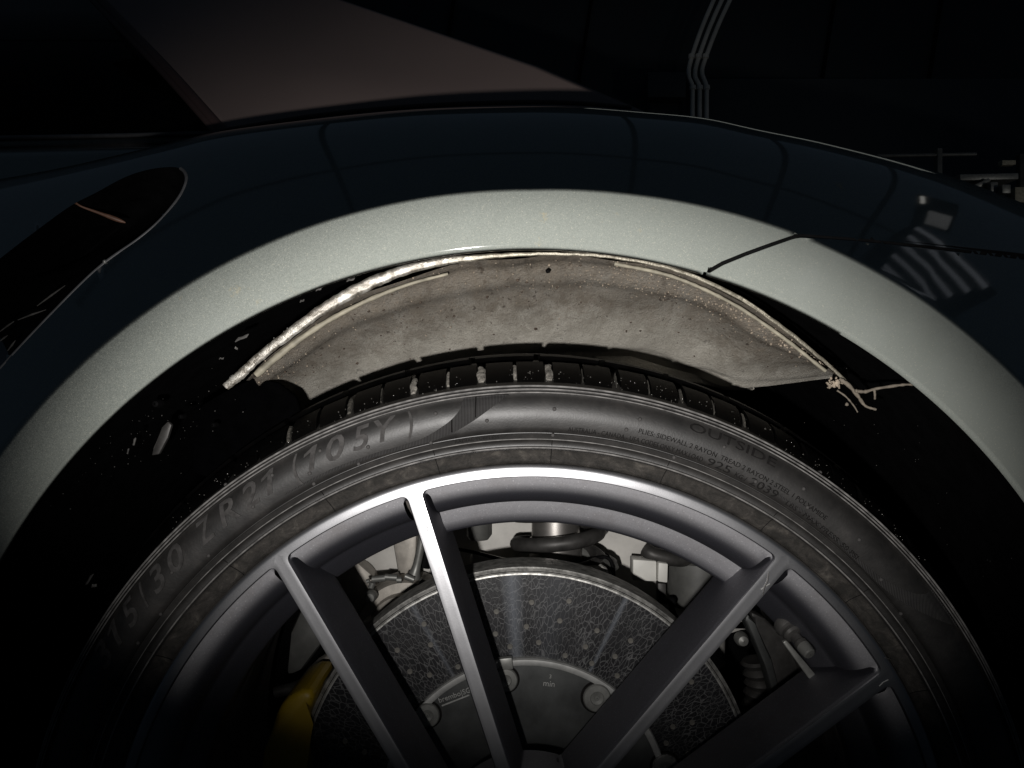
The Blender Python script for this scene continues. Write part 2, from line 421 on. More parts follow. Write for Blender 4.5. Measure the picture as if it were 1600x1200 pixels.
prism('post', [(1465, 231), (1473, 231), (1472, 560), (1464, 560)], 3.19, .03, M['boot'], rk, .003)
prism('shelf', [(1500, 272), (1592, 270), (1592, 280), (1500, 282)], 3.2, .35, M['pin'], rk, .004)
prism('brace', [(1520, 290), (1545, 278), (1549, 282), (1526, 296)], 3.18, .02, M['pin'], rk, .002)
prism('tin', [(1548, 284), (1560, 284), (1560, 300), (1548, 300)], 3.15, .05, M['pin'], rk, .004)
prism('tin', [(1566, 288), (1580, 288), (1580, 302), (1566, 302)], 3.12, .05, M['pin'], rk, .004)
prism('tin', [(1586, 292), (1606, 292), (1606, 316), (1586, 316)], 3.15, .05, M['olive'], rk, .004)
prism('hook', [(1566, 250), (1588, 250), (1588, 257), (1566, 258)], 3.19, .03, M['olive'], rk, .003)
prism('upright', [(1594, 240), (1612, 240), (1612, 700), (1594, 700)], 3.3, .03, M['metal_dark'], rk, .003)

for x0, y0, x1, y1, z in [(.62, -1.5, .645, 3.9, 3.1), (1.55, -1.5, 1.575, 3.9, 3.1), (2.4, -1.5, 2.425, 3.9, 3.1), (-1.1, -1.5, -1.075, 3.9, 3.1), (-4, .75, 4, .775, 3.0), (-4, 2.4, 4, 2.43, 3.0)]:
    o = box('roof_beam', (x0, y0, z), (x1, y1, z + .035), M['wall'], None, .003); tag(o, kind='structure')
# a louvred lamp and a small lit sign plate hanging at the right, seen mirrored in the bumper and the fender
def glow(name, col, e):
    t = NT(name); t.set(**{'Base Color': (.5, .5, .5), 'Emission Color': col, 'Emission Strength': e}); return t.m
M['lit_slat'] = glow('lit_slat', (.85, .9, 1.0), .26); M['lit_plate'] = glow('lit_plate', (1.0, 1.0, .98), .16); M['lit_tube'] = glow('lit_tube', (1.0, .97, .9), .8)
def frame_of(c, r, roll=0):
    r = Vector(r).normalized(); a = r.cross(Vector((0, 0, 1))).normalized(); b = a.cross(r)
    return Vector(c), a * math.cos(roll) + b * math.sin(roll), b * math.cos(roll) - a * math.sin(roll), r
def plate(name, fr, u0, u1, v0, v1, th, mat, parent):
    c, a, b, r = fr; vs = [c + a * u + b * v + r * w_ for w_ in (0, th) for u, v in ((u0, v0), (u1, v0), (u1, v1), (u0, v1))]
    return mesh_from(name, vs, [(0, 1, 2, 3), (7, 6, 5, 4), (0, 4, 5, 1), (1, 5, 6, 2), (2, 6, 7, 3), (3, 7, 4, 0)], mat, parent, False)
fr_ = frame_of((2.60, .44, 2.60), (.768, .15, .622), .45)
lv = empty('louvre_lamp', fr_[0]); tag(lv, 'dim louvred lamp hanging high at right, mirrored in the bumper', 'lamp')
for k in range(6): plate('slat', fr_, -.32 + .11 * k, -.285 + .11 * k, -.30 + .03 * k, .34 - .03 * k, .02, M['lit_slat'], lv)
plate('back', fr_, -.34, .32, -.38, .38, -.0, M['metal_dark'], lv) if False else plate('back', (fr_[0] + fr_[3] * .04, *fr_[1:]), -.34, .32, -.38, .38, .03, M['metal_dark'], lv)
fr_ = frame_of((2.44, 1.02, 2.65), (.72, .33, .61), .15)
sg = empty('lit_plate', fr_[0]); tag(sg, 'small pale lit plate hanging at right, mirrored in the fender', 'light')
plate('panel', fr_, -.10, .10, -.07, .07, .02, M['lit_plate'], sg); plate('tube', fr_, -.33, -.19, .10, .125, .02, M['lit_tube'], sg)
plate('housing', (fr_[0] + fr_[3] * .03, *fr_[1:]), -.36, .14, -.10, .15, .03, M['metal_dark'], sg)

# ------------------------------------------------------------------ the car: fender and bumper skin
car = empty('car', (0, .55, 0)); tag(car, 'dark grey metallic sports car, seen close at its rear wheel arch', 'car')
AX, AY, RL = 830.0, 1339.0, 949.0
def interp(x, xs, ys): return float(np.interp(x, xs, ys))
SIL = smooth_path([(-700, 420), (-400, 352), (-150, 305), (75, 266), (240, 229), (340, 206), (500, 185), (650, 171), (800, 166.5), (900, 167.5), (1000, 174.5), (1100, 184),
                   (1187, 202), (1300, 225), (1450, 264), (1600, 318), (1800, 402), (2100, 560)], 400)
SX = [p[0] for p in SIL]; SY = [p[1] for p in SIL]
def crease_R(th): return interp(th, [-70, -45, -20, 0, 9, 23, 35, 46, 70], [1040, 1042, 1044, 1043, 1048, 1059, 1065, 1067, 1067])
NB, NU = 22, 34
def column(th):
    s, c = math.sin(R_(th)), math.cos(R_(th)); Rc = crease_R(th); out = []
    for r, dd in ((962, .530), (955, .506), (950.5, .490), (948.0, .4810), (948.2, .4770), (948.5, .4748)): out.append((AX + r * s, AY - r * c, dd))
    for j in range(1, NB + 1):
        v = j / NB; v = v if v < .9 else .9 + (v - .9)
        out.append((AX + (RL + (Rc - RL) * v) * s, AY - (RL + (Rc - RL) * v) * c, .4735 - .0365 * (.20 * v - .19 * v * v)))
    x0, y0 = AX + Rc * s, AY - Rc * c
    xs = 830 + (x0 - 830) * 1.12; ys = interp(xs, SX, SY)
    L = math.hypot(xs - x0, ys - y0) * .5 / F
    p0 = P(x0, y0, .4733); dc = .4733 + max(.03, 1.25 * L); p1 = P(xs, ys, dc); p2 = P(xs, ys, dc + .062)
    rows = []
    for j in range(1, NU + 1):
        u = (j / NU) ** 1.35
        rows.append(p0 * (1 - u) ** 2 + p1 * 2 * u * (1 - u) + p2 * u * u)
    p3 = p2 + (p2 - p1).normalized() * .03 + Vector((0, .01, -.008)); p4 = p3 + Vector((0, .05, -.05)); p5 = p4 + Vector((0, .02, -.12))
    return [P(*q) for q in out], rows + [p3, p4, p5]
def topix(v): dd = v.y - CY; return (800 + v.x * F / dd, 600 - (v.z - CZ) * F / dd)
TH = np.linspace(-68, 68, 420)
COLS = [sum(column(t), []) for t in TH]
NR = len(COLS[0]); NFRONT = NR - 3
def seg_near(p, a, b):
    ax, ay = a; bx, by = b; dx, dy = bx - ax, by - ay; L2 = dx * dx + dy * dy or 1
    t = max(0, min(1, ((p[0] - ax) * dx + (p[1] - ay) * dy) / L2)); q = (ax + dx * t, ay + dy * t)
    return math.hypot(p[0] - q[0], p[1] - q[1]), q
def inside(p, poly):
    x, y = p; r = False; n = len(poly)
    for i in range(n):
        x1, y1 = poly[i]; x2, y2 = poly[(i + 1) % n]
        if (y1 > y) != (y2 > y) and x < (x2 - x1) * (y - y1) / (y2 - y1) + x1: r = not r
    return r
INTAKE = [tuple(p) for p in smooth_path([(-260, 590), (-120, 500), (0, 404), (60, 358), (110, 322), (150, 301), (195, 277), (232, 265), (265, 261), (283, 264), (291, 276), (288, 293),
          (276, 314), (250, 345), (215, 375), (160, 414), (100, 471), (0, 577), (-120, 715), (-260, 880)], 220)]
# joint of fender and bumper: up from the lip, then back along the flank
def joint(off):
    return [(1075 + off * .45, 440 + off), (1108 + off * .45, 421.5 + off), (1128 + off * .4, 410 + off), (1165 + off * .35, 395 + off), (1205 + off * .3, 380.5 + off), (1240 + off * .2, 368.5 + off), (1252, 367 + off), (1340, 373.5 + off), (1450, 385 + off), (1600, 402 + off), (2400, 470 + off)]
J_F, J_B = joint(-1.4), joint(4.6)
BUMPER_POLY = J_B + [(2400, 2200), (1075, 2200)]
FENDER_CUT = J_F + [(2400, 2200), (1075, 2200)]
PIX = [[topix(v) for v in c] for c in COLS]
def skin(name, polys_out, poly_in, snaps, fold):
    """the part of the skin grid inside poly_in and outside polys_out, its edges drawn onto the snap lines and turned in"""
    bm = bmesh.new(); V = {}
    for i, c in enumerate(COLS):
        for j, v in enumerate(c): V[i, j] = bm.verts.new(v)
    pix = {}
    for (i, j), v in V.items():
        p = PIX[i][j]; pix[v] = p
        if j < NFRONT:
            best = None
            nb = [PIX[a][b] for a, b in ((i - 1, j), (i + 1, j), (i, j - 1), (i, j + 1)) if 0 <= a < len(COLS) and 0 <= b < NFRONT]
            cell = min(max(math.hypot(q[0] - p[0], q[1] - p[1]) for q in nb), 14)
            for line in snaps:
                for a, b in zip(line[:-1], line[1:]):
                    if min(a[0], b[0]) - 20 > p[0] or max(a[0], b[0]) + 20 < p[0]: continue
                    dd, q = seg_near(p, a, b)
                    if dd < cell * .55 and (best is None or dd < best[0]): best = (dd, q)
            if best:
                q = best[1]; dep = v.co.y - CY
                # slide along the skin: depth from the local slope of the grid
                i2, j2 = min(max(i, 1), len(COLS) - 2), min(max(j, 1), NFRONT - 2)
                (ax, ay), (bx, by) = PIX[i2 - 1][j2], PIX[i2 + 1][j2]; (cx, cy), (ex, ey) = PIX[i2][j2 - 1], PIX[i2][j2 + 1]
                da = COLS[i2 + 1][j2].y - COLS[i2 - 1][j2].y; db = COLS[i2][j2 + 1].y - COLS[i2][j2 - 1].y
                det = (bx - ax) * (ey - cy) - (by - ay) * (ex - cx)
                if abs(det) > 1e-6:
                    gx = (da * (ey - cy) - db * (by - ay)) / det; gy = (db * (bx - ax) - da * (ex - cx)) / det
                    dep += max(-.004, min(.004, gx * (q[0] - p[0]) + gy * (q[1] - p[1])))
                v.co = P(q[0], q[1], dep); pix[v] = q
    for i in range(len(COLS) - 1):
        for j in range(NR - 1):
            vs = (V[i, j], V[i, j + 1], V[i + 1, j + 1], V[i + 1, j])
            cx = sum(pix[v][0] for v in vs) / 4; cy = sum(pix[v][1] for v in vs) / 4
            if j < NFRONT - 1 and any(inside((cx, cy), q) for q in polys_out): continue
            if poly_in and (j >= NFRONT - 1 or not inside((cx, cy), poly_in)): continue
            bm.faces.new(vs)
    bmesh.ops.delete(bm, geom=[v for v in bm.verts if not v.link_faces], context='VERTS')
    bm.normal_update()
    return bm_obj(name, bm, M['paint'], car, True, 60)
fender = skin('fender', [INTAKE, FENDER_CUT], None, [INTAKE, J_F], .01)
bumper = skin('bumper_cover', [], BUMPER_POLY, [J_B], .01)
# rolled edges along the joint and a dark seal behind it
def skin_depth(q):
    best = sorted(((PIX[i][j][0] - q[0]) ** 2 + (PIX[i][j][1] - q[1]) ** 2, i, j) for i in range(len(COLS)) for j in range(6, NFRONT))[:6]
    ww = [1 / (b[0] + 1.0) for b in best]
    return sum(k * (COLS[b[1]][b[2]].y - CY) for k, b in zip(ww, best)) / sum(ww)
def edge_roll(line, name, rad, sink, mat, parent, extra=()):
    pts = []
    for a, b in zip(line[:-1], line[1:]):
        m = max(2, int(math.hypot(b[0] - a[0], b[1] - a[1]) / 9))
        pts += [(a[0] + (b[0] - a[0]) * k / m, a[1] + (b[1] - a[1]) * k / m) for k in range(m)]
    pts = [p for p in pts if p[0] < 1680]
    dep = np.array([skin_depth(p) for p in pts]); dep = np.convolve(np.pad(dep, 3, mode='edge'), np.ones(7) / 7, 'valid')
    return tube(name, [P(p[0], p[1], dd + sink) for p, dd in zip(pts, dep)], rad, mat, parent, 12)
edge_roll(joint(-3.8)[1:], 'edge_roll', .0013, .0026, M['paint'], fender)
edge_roll(joint(6.4)[1:], 'edge_roll', .0013, .0026, M['paint'], bumper)
edge_roll(joint(1.4)[1:], 'joint_seal', .0032, .0062, M['plastic'], fender)

# air intake: duct turned in from the opening, and its pale edge
INT = INTAKE[18:200]
idep = [skin_depth(q) for q in INT[::6]]; idep = [interp(k, range(0, len(INT), 6), idep) for k in range(len(INT))]
idep = [float(np.mean(idep[max(0, k - 5):k + 6])) for k in range(len(idep))]
n = len(INT); vs = []; c0 = P(60, 470, .78)
for k in range(n):
    p = P(INT[k][0], INT[k][1], idep[k] + .004)
    for u, dy in ((0, 0), (.03, .015), (.12, .05), (.35, .09), (.7, .13), (1, .15)): vs.append(p.lerp(Vector((c0.x, p.y, c0.z)), u * .95) + Vector((0, dy, 0)))
duct = mesh_from('air_intake', vs, grid_faces(n, 6), M['plastic'], car, True, 60)
ks = [k for k in range(n) if k > 84]
tube('intake_trim', [P(INT[k][0] + .4, INT[k][1], idep[k] + .0012) for k in ks], [.0013] * len(ks), M['trim'], duct, 8)
lumps('trim_chip', [P(163, 409, skin_depth((163, 409)) - .001)], [.0018], M['pin'], duct)
dd = skin_depth((150, 300)) + .002  # the orange streak is a reflection, modelled as a tinted strip
tube('reflection_strip', [P(*q, dd + .001 * k) for k, q in enumerate(smooth_path([(118, 317), (128, 323), (150, 331), (172, 339), (196, 348)], 16))],
     [.0012, .0008, .0008, .0008, .0008, .0009, .0010, .0011, .0012, .0013, .0015, .0018, .0019, .0018, .0014, .0005], M['orange'], duct, 8)
sp = [(0, 518, 22, 502), (28, 500, 72, 484), (0, 533, 12, 524), (58, 478, 102, 446), (12, 548, 24, 532), (60, 520, 66, 516)]  # faint reflections inside the duct, built as thin streaks
for a, b, c, e in sp:
    sd = skin_depth((max(a, 20), b)) + .004
    tube('scuff_or_reflection', [P(a, b, sd), P((a + c) / 2 + 1, (b + e) / 2 - 1, sd - .001), P(c, e, sd - .002)], [.0003, .0007, .0002], M['grime'], duct, 6)

# upper body: side glass, its sill trim, the shoulder below it, and the roof pillar that reflects brown
def sheet(name, rows, mat, nu=40, thick=.006, parent=car):
    """rows: lists of (px,py,d), lofted and given thickness"""
    R2 = [smooth_path(r, nu) for r in rows]; nv = len(R2); vs = []
    for i in range(nu):
        for j in range(nv): vs.append(P(*R2[j][i]))
    o = mesh_from(name, vs, grid_faces(nu, nv), mat, parent, True, 60)
    m = o.modifiers.new('thickness', 'SOLIDIFY'); m.thickness = thick; m.offset = -1 if False else 1
    return o
sheet('side_window', [[(-500, -120, 1.20), (0, -120, 1.20), (70, -120, 1.20)], [(-500, 100, 1.06), (100, 100, 1.06), (252, 100, 1.06)], [(-500, 230, .97), (100, 226, .97), (372, 222, .97)]], M['black_gloss'])
belt = tube('window_trim', [P(*q) for q in smooth_path([(-300, 220, .955), (0, 215.5, .955), (200, 211.5, .955), (345, 207.5, .955)], 20)], .0028, M['trim'], car)
sheet('shoulder', [[(-400, 221, .96), (0, 217, .96), (345, 209, .96)], [(-400, 260, .90), (0, 250, .90), (345, 240, .90)], [(-400, 420, .86), (0, 400, .86), (345, 380, .86)]], M['paint'])
pil = [[(112, -60, 1.04), (300, -60, 1.04), (440, -60, 1.04)], [(160, 0, .97), (350, 0, .97), (535, 0, .97)], [(262, 105, .87), (500, 105, .865), (845, 105, .88)],
       [(350, 203, .80), (620, 150, .82), (1004, 173, .86)], [(400, 260, .76), (700, 230, .78), (1180, 250, .84)]]
pillar = sheet('roof_pillar', [smooth_path(r, 12) for r in pil], M['brown'], 40, .02)
e = [(r[0][0] - 8, r[0][1], r[0][2] + .004) for r in pil]; e2 = [(x - 14, y, dd + .012) for x, y, dd in e]
tube('pillar_trim', [P(*q) for q in smooth_path([(x + 4, y, dd) for x, y, dd in e], 30)], .006, M['brown_dark'], pillar, 10)
tube('pillar_seal', [P(*q) for q in smooth_path([(x - 7, y, dd) for x, y, dd in e], 30)], .004, M['brown_dark'], pillar, 10)
tube('quarter_trim', [P(*q) for q in smooth_path([(345, 204, .76), (500, 180, .72), (650, 166, .70), (800, 160, .70), (900, 161, .72), (985, 168, .76)], 30)], .0022, M['brown_dark'], car)

# ------------------------------------------------------------------ wheel housing and liner
AXW, AZW = P(830, 1339, .48).x, P(830, 1339, .48).z
liner = lathe('wheel_arch_liner', [(.3795, -.022), (.386, -.010), (.392, .004), (.398, .03), (.402, .12), (.402, .36), (.36, .40), (.0, .41)], M['plastic'], car, (AXW, .0, AZW), 'Y', 120, 40, -115, 115)
# liner end that laps over the grey housing on the left
prism('liner_flap', [(300, 640), (352, 612), (392, 590), (436, 598), (462, 619), (469, 640), (466, 680), (380, 760), (300, 740)], .575, .006, M['flap'], liner, .002)
fl_pts = [(246, 631, 7), (335, 664, 4), (284, 651, 4), (352, 676, 3), (368, 530, 4), (186, 790, 3), (300, 720, 3)]
for x, y, r in fl_pts[:3]:
    q = P(x, y, .545); lathe('liner_clip', [(0.0005, -.004), (r * .00030, -.0035), (r * .00042, -.001), (r * .00043, .004)], M['plastic'], liner, q, 'Y', 20, 50)
prism('liner_slot', [(240, 700), (252, 668), (262, 658), (268, 664), (262, 684), (248, 710), (236, 712)], .54, .004, M['metal_dark'], liner, .001)
gp, gr = [], []
for k in range(70):
    x = random.gauss(235, 70); y = 640 + (300 - x) * .55 + random.gauss(0, 38)
    if math.hypot(x - 830, y - 1339) < 930: gp.append(P(x, y, .55)); gr.append(random.choice([.0002, .0003, .0003, .0005]))
for k in range(26):
    t = R_(random.uniform(28, 60)); r = random.uniform(800, 920); gp.append(P(830 + r * math.sin(t), 1339 - r * math.cos(t), .56)); gr.append(random.uniform(.0002, .0003))
o = lumps('grit', gp, gr, M['grime'], liner); o['kind'] = 'stuff'
for (x, y, a, L, wd, m) in [(378, 528, -.5, 24, .0011, 'grime'), (520, 441, -.45, 16, .0007, 'grime'), (548, 437, -.4, 14, .0009, 'grime'), (498, 452, -.5, 10, .0008, 'grime'), (369, 544, 0, 5, .0008, 'glint'),
                           (472, 470, -.6, 8, .0007, 'grime'), (346, 560, -.3, 8, .0006, 'grime'), (210, 690, 1.9, 14, .0008, 'grime'), (200, 705, 1.9, 10, .0006, 'grime'), (140, 905, 2.2, 22, .0009, 'metal_dark'), (147, 915, -.5, 9, .0012, 'grime')]:
    p = [P(x + L * t * math.cos(a), y + L * t * math.sin(a) + 1.2 * math.sin(7 * t), .505) for t in (-.5, -.2, .1, .3, .5)]
    tube('mud_fleck', p, [wd * .3, wd, wd * .8, wd, wd * .2], M[m], liner, 6)

OUT = [(385, 594), (430, 550), (520, 484), (600, 447), (700, 417), (800, 403), (870, 399), (950, 404), (1050, 424), (1150, 466), (1230, 522), (1312, 590)]
INN = [(468, 650), (520, 632), (590, 612), (660, 598), (740, 585), (800, 577), (870, 568), (940, 566), (1020, 569), (1080, 582), (1143, 605), (1300, 592)]
nu, nv = 150, 46
oc, ic = smooth_path(OUT, nu), smooth_path(INN, nu); vs = []
for i in range(nu):
    a = P(oc[i][0], oc[i][1], .538); b = P(ic[i][0], ic[i][1], .735 - .06 * max(0, (i / nu - .8) / .2))
    for j in range(nv):
        v = j / (nv - 1); p = a.lerp(b, v)
        hgt = .007 * math.sin(math.pi * v) + .0025 * math.exp(-((v - .10) / .04) ** 2) - .0028 * math.exp(-((v - .2) / .06) ** 2)
        # pressed swage near the right lower corner and along the inner edge
        u = i / nu
        hgt += -.006 * math.exp(-((u - .80) / .05) ** 2 - ((v - .85) / .25) ** 2) + .004 * math.exp(-((v - .93) / .05) ** 2) * (1 if .45 < u < .9 else .3)
        hgt += .0011 * math.sin(u * 37 + 5 * v) * math.sin(v * 9 + 3 * u)
        vs.append(p + Vector((0, 0, hgt)))
housing = mesh_from('wheel_housing', vs, grid_faces(nu, nv), M['housing'], car, True, 70)
prism('housing_lip', [(930, 556), (985, 556), (1040, 573), (1090, 586), (1143, 604), (1180, 604), (1180, 610), (1138, 610), (1080, 596), (1010, 578), (930, 570)], .725, .01, M['housing'], housing, .002)
fp = [(352, 604), (372, 588), (400, 562), (440, 530), (500, 486), (560, 451), (620, 426), (690, 409), (770, 400), (860, 396.5), (950, 401), (1050, 420), (1150, 462), (1230, 517), (1290, 566), (1322, 596)]
fr = [.0026, .0033, .0031, .0033, .0038, .0042, .0038, .0029, .0018, .0012, .0012, .0014, .0015, .0014, .0012, .0010]
N = 150; q = smooth_path([(x, y, r * 1000) for (x, y), r in zip(fp, fr)], N)
flange_pts = [P(a, b, .532) + Vector((0, 0, random.uniform(-.00025, .00025))) for a, b, _ in q]
cs = [(-1, .0006), (-.8, -.0002), (-.35, -.0008), (.1, -.0006), (.5, -.0011), (.85, -.0004), (1, .0006), (.5, .0022), (-.5, .0022)]
tv, tf = [], []; nk = len(cs); wob = 0
for k, (p, qk) in enumerate(zip(flange_pts, q)):
    t_ = (flange_pts[min(k + 1, N - 1)] - flange_pts[max(k - 1, 0)]).normalized(); nn = Vector((-t_.z, 0, t_.x))
    rad = max(.0008, qk[2] / 1000); wob = wob * .8 + random.uniform(-.08, .08)
    for m_, (a, dy) in enumerate(cs):
        e_ = random.uniform(-.07, .07) if abs(a) == 1 else 0
        tv.append(p + nn * rad * (a + e_ + wob * .5 * (a < 0)) + Vector((0, dy * rad / .003 + random.uniform(-.0001, .0001), 0)))
for k in range(N - 1):
    for m_ in range(nk): tf.append((k * nk + m_, k * nk + (m_ + 1) % nk, (k + 1) * nk + (m_ + 1) % nk, (k + 1) * nk + m_))
tf += [tuple(range(nk)), tuple((N - 1) * nk + m_ for m_ in range(nk - 1, -1, -1))]
flange = mesh_from('flange', tv, tf, M['silver'], housing, True, 60)
ip = [(400, 586), (430, 560), (470, 529), (520, 497), (580, 467), (640, 444), (700, 428)]
tube('sealant_bead', [P(*p, .540) for p in smooth_path(ip, 50)], [.0026 * (1 - .6 * k / 49) * random.uniform(.85, 1.15) for k in range(50)], M['olive'], housing, 10)
ip = [(960, 412), (1050, 432), (1140, 472), (1220, 525), (1290, 580)]
tube('sealant_bead', [P(*p, .541) for p in smooth_path(ip, 50)], [.0013 * random.uniform(.8, 1.2) for k in range(50)], M['olive'], housing, 8)
bp = [p + Vector((random.uniform(-.001, .001), -.002, .0034)) for p in flange_pts[4:60] if random.random() < .35]
lumps('water_bead', bp, [random.uniform(.0002, .0005) for _ in bp], M['pin'], housing, .1)['kind'] = 'stuff'
# caked dirt along the inside of the flange, thickest at the right end
dp, dr = [], []
for k in range(520):
    t = random.random() ** .7; u = int((.52 + .47 * t) * (nu - 1)); v = int(max(2, random.gauss(9, 2.2) * (1 - .45 * t)))
    dp.append(vs[u * nv + v] + Vector((random.uniform(-.002, .002), random.uniform(-.002, .002), -.0002))); dr.append(random.uniform(.0003, .0009) * (.5 + .9 * t))
for k in range(40):
    dp.append(P(random.gauss(1304, 8), random.gauss(599, 4), .533)); dr.append(random.uniform(.0005, .0014))
lumps('caked_dirt', dp, dr, M['tan'], housing, .35)['kind'] = 'stuff'
dp, dr = [], []
for k in range(300):
    u = int(random.random() * (nu - 1)); v = int(min(nv - 1, abs(random.gauss(9, 7))))
    p = vs[u * nv + v]; dp.append(p + Vector((0, -.0006, -.0006))); dr.append(random.uniform(.0002, .0007))
lumps('crumbs', dp, dr, M['tan'], housing, .35)['kind'] = 'stuff'
dp, dr = [], []
for k in range(280):
    u = int(random.random() * (nu - 1)); v = int(max(3, min(nv - 3, random.gauss(17, 9)))); p = vs[u * nv + v]
    dp.append(p + Vector((random.uniform(-.002, .002), random.uniform(-.003, .003), .0002))); dr.append(random.choice([.0003, .0004, .0005, .0008, .0011]))
lumps('pit', dp, dr, M['soot'], housing, .3)['kind'] = 'stuff'
lumps('tar_spot', [P(856, 424, .553)], [.0021], M['plastic'], housing, .3)

twig = empty('twig', P(1345, 615, .525)); tag(twig, 'pale dry forked twig caught at the right end of the wheel housing', 'twig')
def knob(pts, rad, name, n=26):
    q = smooth_path(pts, n); tube(name, [P(a, b, c) for a, b, c in q], [rad * .72 * random.uniform(.75, 1.25) * (1 - .35 * k / n) for k in range(n)], M['bark'], twig, 8)
knob([(1312, 592, .528), (1326, 602, .525), (1340, 618, .522), (1352, 634, .520), (1369, 640, .519)], .0019, 'stem')
knob([(1336, 611, .523), (1352, 612, .522), (1366, 608, .521), (1390, 604, .519), (1415, 601, .517), (1439, 601, .516)], .0017, 'branch')
knob([(1366, 608, .521), (1367, 616, .520), (1367, 624, .519)], .0013, 'spur', 10)
knob([(1308, 610, .530), (1322, 620, .529), (1334, 634, .528), (1340, 644, .528)], .0009, 'rootlet', 14)
lumps('bud', [P(1323, 632, .527), P(1338, 611, .520)], [.0013, .0015], M['bark'], twig)

# ------------------------------------------------------------------ tyre
def wheel_pt(a, r, y): return Vector((WX + r * math.sin(R_(a)), y, WZ + r * math.cos(R_(a))))
PROF = [(.2745, .016), (.2790, .0085), (.2810, .0035), (.2828, .0018), (.2860, -.0004), (.2885, -.0024), (.2900, -.0034), (.2908, -.0052), (.2914, -.0060), (.2919, -.0056), (.2922, -.0036), (.2930, -.0034), (.2948, -.0044), (.2962, -.0050),
        (.2966, -.0064), (.2971, -.0070), (.2976, -.0062), (.2990, -.0070), (.3004, -.0078), (.3008, -.0062), (.3012, -.0062), (.3017, -.0082), (.305, -.0096), (.310, -.0112), (.315, -.0116), (.320, -.0106), (.3240, -.0086), (.3258, -.0070),
        (.3264, -.0068), (.3268, -.0092), (.3274, -.0096), (.3278, -.0082), (.3281, -.0046), (.3287, -.0044), (.3290, -.0078), (.3296, -.0082), (.3300, -.0068), (.3303, -.0032), (.3308, -.0030), (.3312, -.0060), (.3319, -.0062), (.3325, -.0044), (.3331, -.0012), (.3336, .0008),
        (.3352, .006), (.3380, .018), (.3410, .034), (.3455, .050), (.3490, .07), (.3515, .10), (.3515, .20), (.349, .24), (.340, .27), (.33, .29), (.315, .300), (.295, .296), (.279, .285)]
PM = [1 if r < .2899 else 0 for r, _ in PROF[:-1]]
tyre = lathe('tyre', PROF, None, car, (WX, 0, WZ), 'Y', 400, 55, mats=[M['rubber'], M['bead']], pm=PM)
pr = np.array(PROF); _o = pr[3:44]
def side_y(r): return float(np.interp(r, _o[:, 0], _o[:, 1]))
# tread blocks of the outer shoulder (two to each wide groove) and the next row in
def block_mesh(name, wdeg, prof, deep, n=3):
    vs, fs = [], []; m = len(prof)
    for i in range(n + 1):
        a = -wdeg / 2 + wdeg * i / n
        for r, y in prof: vs.append(Vector((r * math.sin(R_(a)), y, r * math.cos(R_(a)))))
        for r, y in ((prof[-1][0] - deep, prof[-1][1] + .001), (prof[0][0] - deep * .4, prof[0][1] + .004)): vs.append(Vector((r * math.sin(R_(a)), y, r * math.cos(R_(a)))))
    k = m + 2
    for i in range(n):
        for j in range(k): fs.append((i * k + j, i * k + (j + 1) % k, (i + 1) * k + (j + 1) % k, (i + 1) * k + j))
    fs.append(tuple(range(k))); fs.append(tuple(n * k + j for j in range(k - 1, -1, -1)))
    me = bpy.data.meshes.new(name); me.from_pydata([tuple(v) for v in vs], [], fs); me.update(); me.materials.append(M['tread'])
    me.shade_smooth(); me.set_sharp_from_angle(angle=R_(35))
    bm = bmesh.new(); bm.from_mesh(me); bmesh.ops.recalc_face_normals(bm, faces=bm.faces); bm.to_mesh(me); bm.free()
    return me
def spin(name, me, a, parent=tyre):
    o = bpy.data.objects.new(name, me); COL.objects.link(o); o.parent = parent
    o.location = Vector((WX, 0, WZ)) - world_loc(parent); o.rotation_euler = (0, R_(a), 0); return o
STEP = 360 / 47
mb1 = block_mesh('tread_block', 3.10, [(.3335, .0012), (.3365, .005), (.3408, .013), (.3450, .024), (.3480, .036), (.3484, .038)], .008)
mb2 = block_mesh('tread_block', 6.9, [(.3528, .050), (.3545, .058), (.3552, .072), (.3552, .088)], .006, 4)
for k in range(47):
    a = 2.03 + STEP * k
    spin('tread_block', mb1, a + .52 + 1.55); spin('tread_block', mb1, a + STEP - .52 - 1.55); spin('tread_block', mb2, a + STEP * .35)
lathe('tread_rib', [(.3515, .098), (.3560, .100), (.3570, .112), (.3570, .130), (.3515, .132)], M['tread'], tyre, (WX, 0, WZ), 'Y', 200, 35)
lathe('tread_rib', [(.3515, .142), (.3572, .144), (.3572, .172), (.3515, .174)], M['tread'], tyre, (WX, 0, WZ), 'Y', 200, 35)
lathe('tread_rib', [(.3515, .184), (.356, .186), (.354, .230), (.346, .25)], M['tread'], tyre, (WX, 0, WZ), 'Y', 200, 35)
